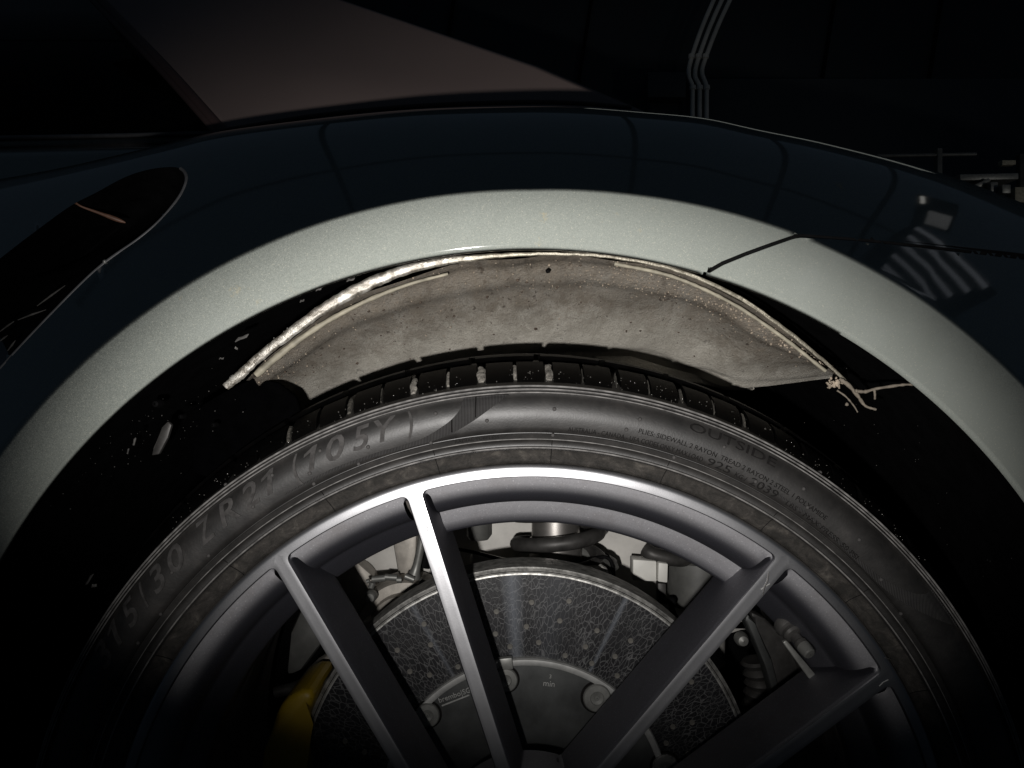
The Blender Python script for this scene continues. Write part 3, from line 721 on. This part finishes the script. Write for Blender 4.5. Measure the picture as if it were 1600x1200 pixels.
# mud dried in the grooves of the top of the tyre
for a, h, wd in ((-13.4, .8, .5), (-9.4, .7, .30), (-5.62, 1.1, .62), (-1.75, .9, .36), (2.05, 1.15, .52), (-21, .8, .36), (-28.6, .8, .36), (-17.2, .6, .10), (5.9, .6, .06), (9.75, .6, .06), (13.5, .6, .06), (17.4, .6, .09), (21.2, .5, .05), (25.0, .5, .08)):
    vs, fs = [], []; rows = [(.3362, .0045), (.3385, .0085), (.3415, .0145), (.3440, .0215), (.3440 + .002 * h, .0265)]
    for j, (r, y) in enumerate(rows):
        for s in (-1, -.4, .4, 1):
            ww = wd * .72 * (1 + random.uniform(-.4, .35)) * (.8 if j in (0, 4) else 1)
            vs.append(wheel_pt(a + s * ww, r - (.0006 if abs(s) == 1 else 0) + random.uniform(-.0003, .0003), y + (.0008 if abs(s) == 1 else 0)))
    vs += [v + Vector((0, .004, -.003)) for v in vs]
    fs = [(j * 4 + i, j * 4 + i + 1, j * 4 + i + 5, j * 4 + i + 4) for j in range(4) for i in range(3)]
    for i in range(3): fs.append((i, 20 + i, 21 + i, i + 1)); fs.append((16 + i, 17 + i, 37 + i, 36 + i))
    for j in range(4): fs.append((j * 4, j * 4 + 4, j * 4 + 24, j * 4 + 20)); fs.append((j * 4 + 3, j * 4 + 23, j * 4 + 27, j * 4 + 7))
    mesh_from('groove_mud', vs, fs, M['groove_dirt' if -15 < a < 4 else 'groove_film'], tyre, True, 50)
# water drops on the shoulder
dp, dr = [], []
for k in range(200):
    a = random.uniform(-46, 50) if k % 3 else random.gauss(12, 14); r = random.uniform(.3335, .3425)
    y = float(np.interp(r, [.3335, .3365, .3408, .3450], [.0010, .0048, .0128, .0238]))
    dp.append(wheel_pt(a, r + .0002, y - .0002)); dr.append(random.choice([.0002, .00025, .0003, .0004, .0005]))
lumps('water_drops', dp, dr, M['drop'], tyre, .05)['kind'] = 'stuff'
# moulded nibs and seams on the sidewall
bm = bmesh.new(); bmesh.ops.create_uvsphere(bm, u_segments=10, v_segments=6, radius=.0013); nib = bpy.data.meshes.new('rubber_nib'); bm.to_mesh(nib); bm.free(); nib.materials.append(M['letter']); nib.shade_smooth()
def nib_at(px, py):
    p = P(px, py, .4975); a = math.degrees(math.atan2(p.x - WX, p.z - WZ)); r = math.hypot(p.x - WX, p.z - WZ)
    o = link('rubber_nib', nib); o.location = wheel_pt(a, r, side_y(r) - .0003); adopt(o, tyre)
for x, y in [(866, 639), (978, 671), (999, 655), (761, 657), (681, 646), (673, 692), (1054, 715), (864, 680), (576, 698), (485, 739), (397, 791), (426, 742), (501, 704), (1130, 698), (1254, 763), (1291, 741), (1260, 792),
             (326, 868), (271, 893), (490, 756), (560, 725), (1340, 842), (1376, 905), (1180, 752), (345, 760), (250, 960), (215, 1005), (1410, 960)]: nib_at(x, y)
sm = None
for k in range(24):
    a = 2.6 + 15 * k
    for r0, r1, tw in ((.2800, .2915, .0), (.2928, .2968, .4)):
        rr = np.linspace(r0, r1, 6); vs = []
        for q in rr:
            for s in (-.055, .055): vs.append(wheel_pt(a + s + tw * 0, q, side_y(q) - .0005))
        mesh_from('mould_seam', vs, grid_faces(6, 2), M['mark'], tyre)
for rr, yy, th in ((.2914, -.0060, .00050), (.2970, -.0069, .00032), (.3272, -.0093, .00045), (.3293, -.0080, .00050), (.3314, -.0060, .00060)):
    lathe('moulded_rib', [(rr - th, yy), (rr - th * .5, yy - th * .6), (rr + th * .5, yy - th * .6), (rr + th, yy)], M['rib'], tyre, (WX, 0, WZ), 'Y', 360, 80)
# swoosh emblem: a dark hatched band sweeping from the shoulder rib down to the bead line
LE = [(725, 617), (723, 626), (720, 637), (711, 650), (695, 664), (664, 683), (625, 697), (592, 706), (560, 717), (520, 732), (480, 752), (445, 772)]
RE = [(798, 613), (785, 624), (768, 637), (739, 658), (706, 677), (674, 690), (640, 699), (604, 709), (566, 720), (524, 735), (482, 754), (447, 773)]
def polar(px, py):
    p = P(px, py, .4975); return math.degrees(math.atan2(p.x - WX, p.z - WZ)), math.hypot(p.x - WX, p.z - WZ)
def swoosh(rot, flip=False):
    a, b = smooth_path(LE, 70), smooth_path(RE, 70); vs = []
    for i in range(70):
        for j in range(7):
            q = a[i] * (1 - j / 6) + b[i] * j / 6; an, r = polar(*q)
            if flip: an = -an - 12
            vs.append(wheel_pt(an + rot, min(r, .3266), side_y(min(r, .3266)) - .0004))
    return mesh_from('swoosh_emblem', vs, grid_faces(70, 7), M['hatch'], tyre)
swoosh(0); swoosh(60)
for px, y0, y1 in ((743, 620, 652), (706, 656, 675)):
    tube('emblem_notch', [wheel_pt(*polar(px, y), side_y(polar(px, y)[1]) - .0006) for y in (y0, (y0 + y1) / 2, y1)], .0006, M['mark'], tyre, 6)
# raised writing
def text_mesh(body, shear=0.0, bold=0.0, fine=True):
    if body == '1':                                  # the built-in font draws a bare stroke: give it its flag
        v = [(.20, 0), (.31, 0), (.31, .25), (.31, .5), (.31, .69), (.23, .69), (.16, .63), (.06, .56), (.06, .47), (.20, .54), (.20, .25)]
        v = np.array([(x + shear * y, y, 0.0) for x, y in v])
        return v, [(0, 1, 2, 10), (10, 2, 3, 9), (9, 3, 4, 5), (9, 5, 6), (9, 6, 7, 8)]
    cu = bpy.data.curves.new('text', 'FONT'); cu.body = body; cu.size = 1; cu.shear = shear; cu.resolution_u = 3; cu.offset = bold
    o = bpy.data.objects.new('text', cu); COL.objects.link(o)
    dg = bpy.context.evaluated_depsgraph_get(); ev = o.evaluated_get(dg); me = ev.to_mesh()
    vs = [tuple(v.co) for v in me.vertices]; fs = [tuple(p.vertices) for p in me.polygons]; ev.to_mesh_clear()
    bpy.data.objects.remove(o); bpy.data.curves.remove(cu)
    bm = bmesh.new(); bv = [bm.verts.new(v) for v in vs]
    for q in fs:
        try: bm.faces.new([bv[k] for k in q])
        except ValueError: pass
    bmesh.ops.remove_doubles(bm, verts=bm.verts, dist=1e-5)
    bmesh.ops.triangulate(bm, faces=bm.faces)
    for _ in range(5 if fine else 1):
        le = [e for e in bm.edges if e.calc_length() > (.16 if fine else .5)]
        if not le: break
        bmesh.ops.subdivide_edges(bm, edges=le, cuts=1); bmesh.ops.triangulate(bm, faces=[f for f in bm.faces if len(f.verts) > 3])
    bm.verts.index_update(); out = [tuple(v.co) for v in bm.verts]; of = [tuple(v.index for v in f.verts) for f in bm.faces]; bm.free()
    return np.array(out).reshape(-1, 3), of
def arc_text(name, body, a0, a1, r0, h, mat, lift=.0005, shear=0.0, parent=tyre, bold=0.0):
    v, f = text_mesh(body, shear, bold)
    if not len(v): return
    x0, x1 = v[:, 0].min(), v[:, 0].max(); out = []
    for x, y, _ in v:
        r = r0 + y / .70 * h; a = a0 + (x - x0) / (x1 - x0) * (a1 - a0); out.append(wheel_pt(a, r, side_y(r) - lift))
    n0 = len(out); bot = [p + Vector((0, lift + .0002, 0)) for p in out]; edges = {}
    for q in f:
        for i in range(len(q)): edges[(q[i], q[(i + 1) % len(q)])] = 1
    fs = [q[::-1] for q in f] + [(a, b, b + n0, a + n0) for (a, b) in edges if (b, a) not in edges]
    return mesh_from(name, out + bot, fs, mat, parent, False)
BIG = "315/30 ZR21 (105Y)"
adv = [1, .8, 1, .55, 1, 1, .45, 1, 1.02, 1, .8, .45, .5, .8, 1, 1, 1, .5]; tot = sum(adv); s = 0
for ch, wv in zip(BIG, adv):
    if ch != ' ':
        A0 = -61.5 + 47.8 * (s + .08 * wv) / tot; A1 = -61.5 + 47.8 * (s + .92 * wv) / tot
        sh = .0021 / .3175
        arc_text('raised_letter', ch, A0, A1, .3108, .0142, M['letter'], .0009, .36, tyre, .014)
    s += wv
arc_text('lettering', "AUSTRALIA - CANADA - USA CODES ONLY MAX.LOAD", 4.4, 21.2, .3028, .0031, M['mark'])
arc_text('lettering', "925", 21.8, 24.8, .3026, .0048, M['mark'])
arc_text('lettering', "KG /", 25.5, 27.0, .3028, .0029, M['mark'])
arc_text('lettering', "2039", 27.5, 31.2, .3026, .0050, M['mark'])
arc_text('lettering', "LBS - MAX PRESS. 50 PSI", 32.6, 43.5, .3028, .0030, M['mark'])
arc_text('lettering', "PLIES: SIDEWALL 2 RAYON  TREAD 2 RAYON 2 STEEL 1 POLYAMIDE", 12.8, 37.5, .3088, .0031, M['mark'])
arc_text('lettering', "OUTSIDE", 18.4, 29.2, .3195, .0055, M['mark'])
arc_text('lettering', "RADIAL TUBELESS", -9.5, -4.0, .2981, .0020, M['mark'])

# ------------------------------------------------------------------ wheel: rim, spokes
RO, RB, RH = .2722, .2768, .063
def uv(px, py): return np.array(((px - 830) * .507 / F, (1393 - py) * .507 / F))
def ang2(a): return np.array((math.sin(R_(a)), math.cos(R_(a))))
SPK = []                                        # (point, direction inwards)
for p, q in (((437, 877), (622, 1190)), ((648, 775), (781, 1187)), ((1214, 889), (1011, 1125)), ((1397, 1050), (1210, 1189))):
    a, b = uv(*p), uv(*q); SPK.append((a, (b - a) / np.linalg.norm(b - a)))
for c in (118.9, 190.0, 261.2):
    for s in (-1, 1):
        a = ang2(c + s * 10.7) * .268; rad = -ang2(c); th = -s * R_(6.4)
        dvec = np.array((rad[0] * math.cos(th) - rad[1] * math.sin(th), rad[0] * math.sin(th) + rad[1] * math.cos(th))); SPK.append((a, dvec))
def cross2(a, b): return a[0] * b[1] - a[1] * b[0]
def hit(p, dv, R):
    """point of the line at radius R, on the rim side"""
    b = p.dot(dv); c = p.dot(p) - R * R; disc = b * b - c
    if disc < 0: return None
    t = -b - math.sqrt(disc); return p + dv * t
HW0, HW1 = .0047, .0041
def edge_line(k, side):
    """edge of spoke k towards side (+1 clockwise), as rim point function"""
    p, dv = SPK[k]; nrm = np.array((-dv[1], dv[0]))          # normal
    cw = np.array((p[1], -p[0])); cw /= np.linalg.norm(cw)     # clockwise tangent (increasing angle)
    if nrm.dot(cw) < 0: nrm = -nrm
    return p + nrm * side * HW0, (dv + nrm * side * (HW1 - HW0) / .2)
def angle_of(p): return math.degrees(math.atan2(p[0], p[1]))
NS, NC, NA, NH = 26, 9, 44, 12
def loop(kl, kr, mode):
    """closed loop of one pocket: mode 'edge' = pocket outline, 'mid' = sector border along spoke centres"""
    if mode == 'edge': (pl, dl), (p2, d2), Ro, Ri, cut = edge_line(kl, 1), edge_line(kr, -1), RO, RH, .0052
    else: (pl, dl), (p2, d2), Ro, Ri, cut = SPK[kl], SPK[kr], RB, RH - .012, .0052
    dl = dl / np.linalg.norm(dl); d2 = d2 / np.linalg.norm(d2)
    cl, cr = hit(pl, dl, Ro), hit(p2, d2, Ro); hl, hr = hit(pl, dl, Ri), hit(p2, d2, Ri)
    a0, a1 = angle_of(cl), angle_of(cr)
    if a1 < a0: a1 += 360
    da = math.degrees(cut / Ro)
    h0, h1 = angle_of(hl), angle_of(hr)
    if h1 < h0: h1 += 360
    pts, wts = [], []
    s0 = hl + (-dl) * .004; s1 = cl + dl * cut
    for i in range(NS): pts.append(s0 + (s1 - s0) * i / (NS - 1)); wts.append(0)
    def corner(a, c, b):
        for i in range(1, NC + 1):
            t = i / (NC + 1)
            if mode == 'edge': q = a * (1 - t) ** 2 + c * 2 * t * (1 - t) + b * t * t
            else: q = a + (c - a) * t * 2 if t <= .5 else c + (b - c) * (t - .5) * 2
            yield q, t
    e0 = ang2(a0 + da) * Ro
    for q, t in corner(s1, cl, e0): pts.append(q); wts.append(t)
    for i in range(NA): pts.append(ang2(a0 + da + (a1 - a0 - 2 * da) * i / (NA - 1)) * Ro); wts.append(1)
    t1 = cr + d2 * cut
    for q, t in corner(pts[-1], cr, t1): pts.append(q); wts.append(1 - t)
    t0 = hr + (-d2) * .004
    for i in range(NS): pts.append(t1 + (t0 - t1) * i / (NS - 1)); wts.append(0)
    for i in range(1, NH + 1):
        t = i / (NH + 1); pts.append(ang2(h1 + (h0 - h1) * t) * Ri); wts.append(0)
    return np.array(pts), np.array(wts)
# (depth, inset) of the pocket wall, at the rim and at the spoke sides
W_OUT = [(0, 0), (.0008, .0004), (.0028, .0007), (.0031, .0016), (.0040, .0052), (.0060, .0096), (.0092, .0134), (.0132, .0163), (.0180, .0184), (.0232, .0196), (.0262, .0203), (.0270, .0226), (.0290, .0285), (.0318, .0342), (.0336, .0359), (.0375, .0366), (.060, .0330)]
W_OUT2 = W_OUT[:10] + [(.0262, .0203), (.0276, .0216), (.0328, .0258), (.0396, .0306), (.0428, .0330), (.0450, .0340), (.060, .0330)]
W_SIDE = [(0, 0), (.0008, .0004), (.0022, .0007), (.0026, .0009), (.0036, .0012), (.0050, .0014), (.0090, .0019), (.0140, .0024), (.0200, .0029), (.0250, .0033), (.0300, .0037), (.0360, .0042), (.0420, .0049), (.0480, .0056), (.0510, .0056), (.0535, .0040), (.0545, -.0030)]
ringV, ringF, ringM = [], [], []
spokeG = {k: ([], [], []) for k in range(10)}
order = sorted(range(10), key=lambda k: angle_of(SPK[k][0]))
for oi in range(10):
    kl, kr = order[oi], order[(oi + 1) % 10]
    E, Wt = loop(kl, kr, 'edge'); Bd, _ = loop(kl, kr, 'mid'); n = len(E)
    nrm = []
    for i in range(n):
        tg = E[(i + 1) % n] - E[i - 1]; tg /= np.linalg.norm(tg) + 1e-12; nrm.append(np.array((tg[1], -tg[0])))
    nrm = np.array(nrm)
    if cross2(E[NS + NC + 5] * 0 + nrm[NS + NC + 20], E[NS + NC + 20]) is None: pass
    if nrm[NS + NC + NA // 2].dot(E[NS + NC + NA // 2]) > 0: nrm = -nrm
    L = [[(p[0], 0.0, p[1]) for p in Bd], [((p[0] * .55 + q[0] * .45), -.0002, (p[1] * .55 + q[1] * .45)) for p, q in zip(Bd, E)]]
    narrow = (angle_of(SPK[kr][0]) - angle_of(SPK[kl][0])) % 360 < 35 or not (-30 < angle_of(SPK[kl][0]) < 0)
    for (yo, io), (ys, is_) in zip(W_OUT2 if narrow else W_OUT, W_SIDE):
        row = []
        for i in range(n):
            t = Wt[i]; t = t * t * (3 - 2 * t); y = yo * t + ys * (1 - t); ins = io * t + is_ * (1 - t)
            p = E[i] + nrm[i] * ins; row.append((p[0], y, p[1]))
        L.append(row)
    nl = len(L); sets = {}
    for i in range(n):
        i2 = (i + 1) % n
        if i < NS + NC // 2: key = kl
        elif i >= NS + NC + NA + NC // 2 and i < 2 * NS + 2 * NC + NA - 1: key = kr
        else: key = 'rim'
        for j in range(nl - 1):
            mi = 0 if j < 3 else 1
            kk = key
            V_, F_, M_ = (ringV, ringF, ringM) if kk == 'rim' else spokeG[kk]
            ids = []
            dct = sets.setdefault(kk, {})
            for (a, b) in ((i, j), (i, j + 1), (i2, j + 1), (i2, j)):
                if (a, b) not in dct: dct[(a, b)] = len(V_); x, y, z = L[b][a]; V_.append((x + WX, y, z + WZ))
                ids.append(dct[(a, b)])
            F_.append(tuple(ids)); M_.append(mi)
# outer flange and barrel of the rim, turned as one ring
flp = [(RB, 0.0), (.2785, .0002), (.2795, .0012), (.2800, .0032), (.2798, .0065), (.2780, .0090), (.272, .0150), (.262, .030), (.250, .046), (.2415, .060), (.2400, .075), (.2445, .080), (.2450, .12), (.2475, .1205), (.2478, .17), (.2520, .175), (.256, .24), (.262, .285), (.272, .290)]
nb = 360; b0 = len(ringV)
for i in range(nb):
    s, c = math.sin(2 * math.pi * i / nb), math.cos(2 * math.pi * i / nb)
    for r, y in flp: ringV.append((WX + r * s, y, WZ + r * c))
for k, f in enumerate(grid_faces(nb, len(flp), True)):
    ringF.append(tuple(b0 + q for q in f)); j = k % (len(flp) - 1); ringM.append(0 if j < 4 else 2)
# inner barrel seen through the windows
def weld(V_, F_, M_, name, mats, parent):
    me = bpy.data.meshes.new(name); me.from_pydata(V_, [], F_); me.update()
    for m in mats: me.materials.append(m)
    me.polygons.foreach_set('material_index', M_)
    bm = bmesh.new(); bm.from_mesh(me); bmesh.ops.remove_doubles(bm, verts=bm.verts, dist=.00002); bmesh.ops.recalc_face_normals(bm, faces=bm.faces); bm.to_mesh(me); bm.free()
    me.shade_smooth(); me.set_sharp_from_angle(angle=R_(55)); return link(name, me, parent)
wheel = weld(ringV, ringF, ringM, 'wheel', [M['face'], M['pocket'], M['barrel']], car)
for k in range(10): weld(*spokeG[k], 'spoke', [M['face'], M['pocket']], wheel)
lathe('hub_cap', [(.0005, -.004), (.030, -.003), (.034, .001), (.050, .003), (.067, .001), (.068, .05)], M['pocket'], wheel, (WX, 0, WZ), 'Y', 80, 40)
# scuffs on the spoke faces
for pts, r, m in (([(1201, 893), (1199, 908), (1194, 918), (1192, 930)], .0006, 'metal_dark'), ([(1189, 921), (1196, 916), (1203, 912)], .0004, 'print'), ([(666, 822), (669, 826), (667, 831)], .0005, 'metal_dark'), ([(1384, 1028), (1392, 1030)], .0004, 'metal_dark'), ([(1388, 1062), (1380, 1066), (1374, 1072)], .0003, 'print')):
    n_ = len(pts); tube('scuff_or_reflection', [P(a, b, .5068) for a, b in pts], [r * random.uniform(.4, 1.2) for _ in pts], M[m], wheel, 6)
# valve and pale strip painted as the lit lip edge at the right
vd = (P(1215, 975, .575) - P(1258, 1012, .56)).normalized(); vp = P(1256, 1011, .530)
valve = lathe('valve_stem', [(.0005, -.005), (.0030, -.0045), (.0044, -.002), (.0046, .004), (.0036, .005), (.0036, .010), (.0058, .011), (.0066, .013), (.0058, .016), (.0075, .017), (.0085, .020), (.0075, .024)], M['metal_dark'], wheel, vp, Vector((-.30, .85, .45)), 28, 35)
lathe('valve_cap', [(.0004, -.0072), (.0034, -.0070), (.0042, -.0062), (.0046, -.003), (.0046, .001)], M['boot'], wheel, vp, Vector((-.30, .85, .45)), 24, 35)
prism('lit_lip_edge', [(1223, 1004), (1229, 1000), (1285, 1066), (1284, 1076), (1276, 1077)], .5455, .004, M['pin'], wheel, .001)

# ------------------------------------------------------------------ brake
DD = .62; DC = P(822, 1249, DD); DX, DZ = DC.x, DC.z; DY = DC.y
k_ = DD / F
disc = bpy.data.objects.new('brake_disc', None); bpy.data.objects.remove(disc)
dprof = [(.104, .004), (.106, 0.0), (.1795, 0.0)]
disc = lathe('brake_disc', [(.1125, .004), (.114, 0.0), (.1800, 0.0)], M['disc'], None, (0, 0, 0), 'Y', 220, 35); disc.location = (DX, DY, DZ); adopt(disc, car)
dc = (DX, DY, DZ)
lathe('disc_edge', [(.1799, .00005), (.1812, .0002), (.1822, .0011), (.1830, .0013), (.1838, .0022), (.1856, .0030), (.1860, .0045), (.1860, .036), (.10, .037)], M['disc_edge'], disc, dc, 'Y', 220, 35)
lathe('disc_groove', [(.1823, .0008), (.1829, .0008)], M['mark'], disc, dc, 'Y', 220, 35)
bell = lathe('disc_bell', [(.1090, -.0045), (.0, -.0050)], M['bell'], disc, dc, 'Y', 160, 35)
lathe('bell_rim', [(.1145, .003), (.1145, -.004), (.1136, -.0055), (.1112, -.0058), (.1092, -.0052), (.1085, -.0040)], M['bell_rim'], disc, dc, 'Y', 160, 30)
hp = lambda: None
me = bpy.data.meshes.new('drill_hole'); bm = bmesh.new()
bmesh.ops.create_cone(bm, cap_ends=True, segments=14, radius1=.0027, radius2=.0020, depth=.0008); bm.to_mesh(me); bm.free(); me.materials.append(M['hole']); me.shade_smooth(); me.set_sharp_from_angle(angle=R_(30))
for k in range(34):
    a = -62 + k * 10.6
    if a > 290: break
    for rr, da in (([286, 297, 308, 317][k % 4], 0), ([256, 263, 270, 284][k % 4], -1.5), ([236, 240, 246, 233][k % 4], 3.0)):
        aa = R_(a + da); o = link('drill_hole', me); o.location = (DX + rr * k_ * math.sin(aa), DY + .0001, DZ + rr * k_ * math.cos(aa)); o.rotation_euler = (R_(90), 0, 0); adopt(o, disc)
for x, y, r in ((790, 1063, 19), (933, 1091, 22), (668, 1118, 19), (1040, 1200, 21)):
    q = P(x, y, DD - .0066); rr = r * .61 / F
    lathe('pin', [(.0004, -.0005), (rr * .18, -.0005), (rr * .2, 0), (rr * .45, -.0004), (rr * .5, -.0012), (rr * .92, -.0010), (rr, 0), (rr, .006)], M['pin'], disc, q, 'Y', 36, 35)
    lathe('pin_recess', [(rr * 1.0, .0018), (rr * 1.16, .0018), (rr * 1.18, .0021)], M['mark'], disc, q, 'Y', 36, 35)
prism('clip', [(778, 1030), (800, 1028), (802, 1046), (780, 1048)], DD - .0105, .006, M['pin'], disc, .0008)
def flat_text(body, px, py, size, deg, d, mat, name='lettering'):
    v, f = text_mesh(body); v = v - np.array([(v[:, 0].min() + v[:, 0].max()) / 2, .35, 0]); c, s = math.cos(R_(deg)), math.sin(R_(deg)); sc = size * d / F / .7
    c0 = P(px, py, d); out = [c0 + Vector(((x * c - y * s) * sc, 0, (x * s + y * c) * sc)) for x, y, _ in v]; m = len(out)
    edges = {(q[i], q[(i + 1) % len(q)]) for q in f for i in range(len(q))}
    fs = [q[::-1] for q in f] + [(a, b, b + m, a + m) for (a, b) in edges if (b, a) not in edges]
    return mesh_from(name, out + [p + Vector((0, .0006, 0)) for p in out], fs, mat, disc, False)
flat_text("min", 858, 1068, 9, -6, DD - .0056, M['print']); flat_text("3", 860, 1057, 6, -6, DD - .0056, M['print'])
flat_text("brembo|SGL", 713, 1085, 8, 19, DD - .0056, M['print'])
prism('underline', [(690, 1102), (733, 1085), (733.6, 1087), (690.6, 1104)], DD - .0056, .0007, M['print'], disc, 0)

cal = prism('brake_caliper', [(395, 1260), (414, 1170), (432, 1112), (444, 1094), (462, 1082), (478, 1077), (492, 1084), (489, 1100), (478, 1128), (474, 1150), (486, 1260)], .605, .07, M['yellow'], car, .006, 4)
prism('caliper_pad', [(478, 1128), (508, 1060), (520, 1056), (530, 1080), (516, 1122), (500, 1150)], .632, .03, M['metal_dark'], cal, .003)

# ------------------------------------------------------------------ suspension and body behind the brake
prism('inner_panel', [(515, 740), (1240, 740), (1240, 960), (1130, 990), (1040, 1060), (960, 1300), (560, 1300), (515, 1100)], .83, .01, M['metal_pale'], car, .002)
dmp = lathe('damper', [(.0, -.05), (.0255, -.05), (.0255, .004), (.0262, .005), (.0262, .010), (.0235, .012), (.0235, .030), (.020, .032), (.020, .09)], M['metal_shiny'], car, P(868, 858, .76), 'Z', 48, 30)
hx = []
for k in range(150):
    t = k / 149; a = R_(200 + 360 * 2.2 * t); hx.append(P(872, 886, .755) + Vector((.040 * math.cos(a), .034 * math.sin(a), -.004 + .062 * t)))
spring = tube('coil_spring', hx, .0072, M['metal_dark'], car, 12)
tube('coil_spring', [p + Vector((.004, -.006, -.005)) for p in hx[:44]], .0085, M['boot'], car, 12)
lathe('spring_seat', [(.0, -.004), (.034, -.004), (.039, 0), (.037, .006), (.03, .010)], M['boot'], car, P(905, 884, .765), 'Z', 40, 40)
lathe('bump_stop', [(.0, -.010), (.010, -.0095), (.0125, -.006), (.0125, .03)], M['boot'], car, P(748, 828, .80), 'Z', 30, 40)
tube('brake_line', [P(*q) for q in smooth_path([(715, 858, .79), (745, 864, .79), (790, 876, .785), (850, 890, .78), (930, 872, .74), (950, 872, .735), (957, 884, .735), (962, 905, .735), (985, 915, .74), (1010, 945, .74)], 60)], .0018, M['plastic'], car, 8)
br = prism('knuckle', [(735, 888), (735, 864), (800, 880), (840, 892), (880, 910), (735, 920)], .80, .02, M['metal_pale'], car, .004)
nutp = P(938, 893, .70)
prism('bracket', [(902, 890), (915, 887), (932, 891), (946, 886), (950, 898), (950, 930), (902, 920)], .71, .012, M['white'], car, .002)
lathe('nut', [(.0004, -.006), (.0045, -.006), (.0055, -.004), (.0055, .006)], M['white'], car, P(940, 893, .695), 'Y', 6, 20)
sb = prism('level_sensor', [(989, 874), (1026, 877), (1026, 909), (989, 907)], .775, .02, M['white'], car, .0012)
prism('connector', [(1029, 879), (1044, 881), (1043, 911), (1028, 909)], .772, .016, M['white'], sb, .0012)
prism('plug', [(1028, 911), (1041, 912), (1041, 944), (1029, 944)], .776, .012, M['metal_dark'], sb, .0012)
tube('hose', [P(*q) for q in smooth_path([(1008, 858, .79), (1020, 866, .785), (1045, 872, .785), (1068, 874, .79), (1080, 868, .80)], 30)], .0075, M['metal_dark'], car, 12)
tube('cable', [P(*q) for q in smooth_path([(1040, 940, .76), (1052, 938, .757), (1050, 952, .755), (1058, 970, .755)], 20)], .0030, M['plastic'], car, 8)
lathe('air_spring', [(.0, .05), (.026, .05), (.0335, .046), (.0345, .036), (.0340, .004), (.030, -.001), (.0, -.001)], M['boot'], car, P(1092, 942, .815), 'Z', 48, 35)
lathe('air_spring_base', [(.0, .004), (.0285, .004), (.0300, 0), (.0300, -.014), (.026, -.018), (.025, -.06), (.0, -.06)], M['metal_pale'], car, P(1094, 946, .815), 'Z', 48, 35)
box('subframe', P(1030, 985, .83), P(1160, 960, .85), M['metal_pale'], car, .002)
# left: driveshaft joint with its ring of bolts, a link rod and the carrier plate
cvp = P(632, 985, .765)
cv = lathe('driveshaft_joint', [(.0, -.012), (.020, -.012), (.0255, -.006), (.0255, -.002), (.0290, -.004), (.0325, -.008), (.0355, -.006), (.0370, .002), (.0410, .003), (.046, .004), (.048, .010), (.048, .05)], M['metal_mid'], car, cvp, 'Y', 72, 35)
for x, y, a, L, r in ((581, 914, 70, 9, 5), (592, 904, 5, 22, 5.2), (611, 902, -4, 20, 5), (624, 906, 0, 8, 5), (640, 903, -22, 16, 5), (662, 912, -28, 16, 6), (652, 923, 20, 10, 4.5), (575, 908, 20, 5, 3.5)):
    v = Vector((math.cos(R_(a)), 0, math.sin(R_(a)))); q = P(x, y, .742); L *= .742 / F; r *= .742 / F
    o = tube('bolt', [q - v * L / 2, q - v * L * .47, q + v * L * .47, q + v * L / 2], [r * .6, r, r, r * .6], M['pin'], cv, 10)
lathe('bolt', [(.0004, -.004), (.004, -.004), (.0055, -.002), (.006, .006)], M['pin'], cv, P(579, 933, .742), 'Y', 20, 35)
prism('joint_tab', [(566, 972), (598, 965), (602, 984), (570, 1000)], .745, .02, M['metal_pale'], cv, .002)
tube('link_rod', [P(*q) for q in smooth_path([(662, 820, .755), (658, 850, .755), (652, 880, .755), (646, 902, .755)], 20)], [.0040] * 14 + [.0042, .0045, .0050, .0058, .0066, .0070], M['pin'], car, 12)
tube('rubber_bush', [P(*q) for q in smooth_path([(672, 815, .79), (671, 850, .79), (660, 884, .79)], 14)], .0085, M['plastic'], car, 12)
prism('carrier', [(612, 840), (652, 820), (650, 880), (640, 905), (622, 900)], .80, .03, M['metal_mid'], car, .004)
prism('carrier_arm', [(520, 880), (560, 878), (585, 900), (590, 960), (560, 1000), (520, 960)], .80, .03, M['metal_mid'], car, .008)
prism('lower_arm', [(452, 990), (470, 950), (500, 930), (520, 960), (500, 1010), (470, 1050), (445, 1060)], .74, .03, M['boot'], car, .006)
prism('arm_rib', [(470, 1058), (490, 1040), (520, 1018), (528, 1024), (500, 1050), (474, 1068)], .70, .02, M['metal_mid'], car, .003)
tube('brake_hose', [P(*q) for q in smooth_path([(430, 1082, .69), (460, 1074, .69), (480, 1066, .685), (505, 1058, .68), (528, 1050, .69)], 30)], .0050, M['metal_dark'], car, 10)
# right: trailing arm seen past the spoke
arm = prism('trailing_arm', [(1172, 955), (1196, 966), (1240, 1010), (1288, 1070), (1270, 1092), (1232, 1120), (1222, 1090), (1205, 1040), (1182, 990)], .66, .02, M['metal_dark'], car, .003)
prism('arm_web', [(1168, 958), (1180, 975), (1206, 1030), (1226, 1108), (1216, 1116), (1196, 1040), (1164, 970)], .655, .02, M['bell'], arm, .002)
lathe('ball_joint', [(.0004, -.006), (.004, -.005), (.0056, -.001), (.0056, .004)], M['pin'], car, P(1159, 999, .64), 'Y', 24, 40)
tube('drive_boot', [P(*q) for q in smooth_path([(1180, 1030, .72), (1186, 1070, .72), (1180, 1120, .72), (1190, 1200, .72)], 30)], [.012 + .002 * math.sin(k * 1.6) for k in range(30)], M['metal_dark'], car, 16)
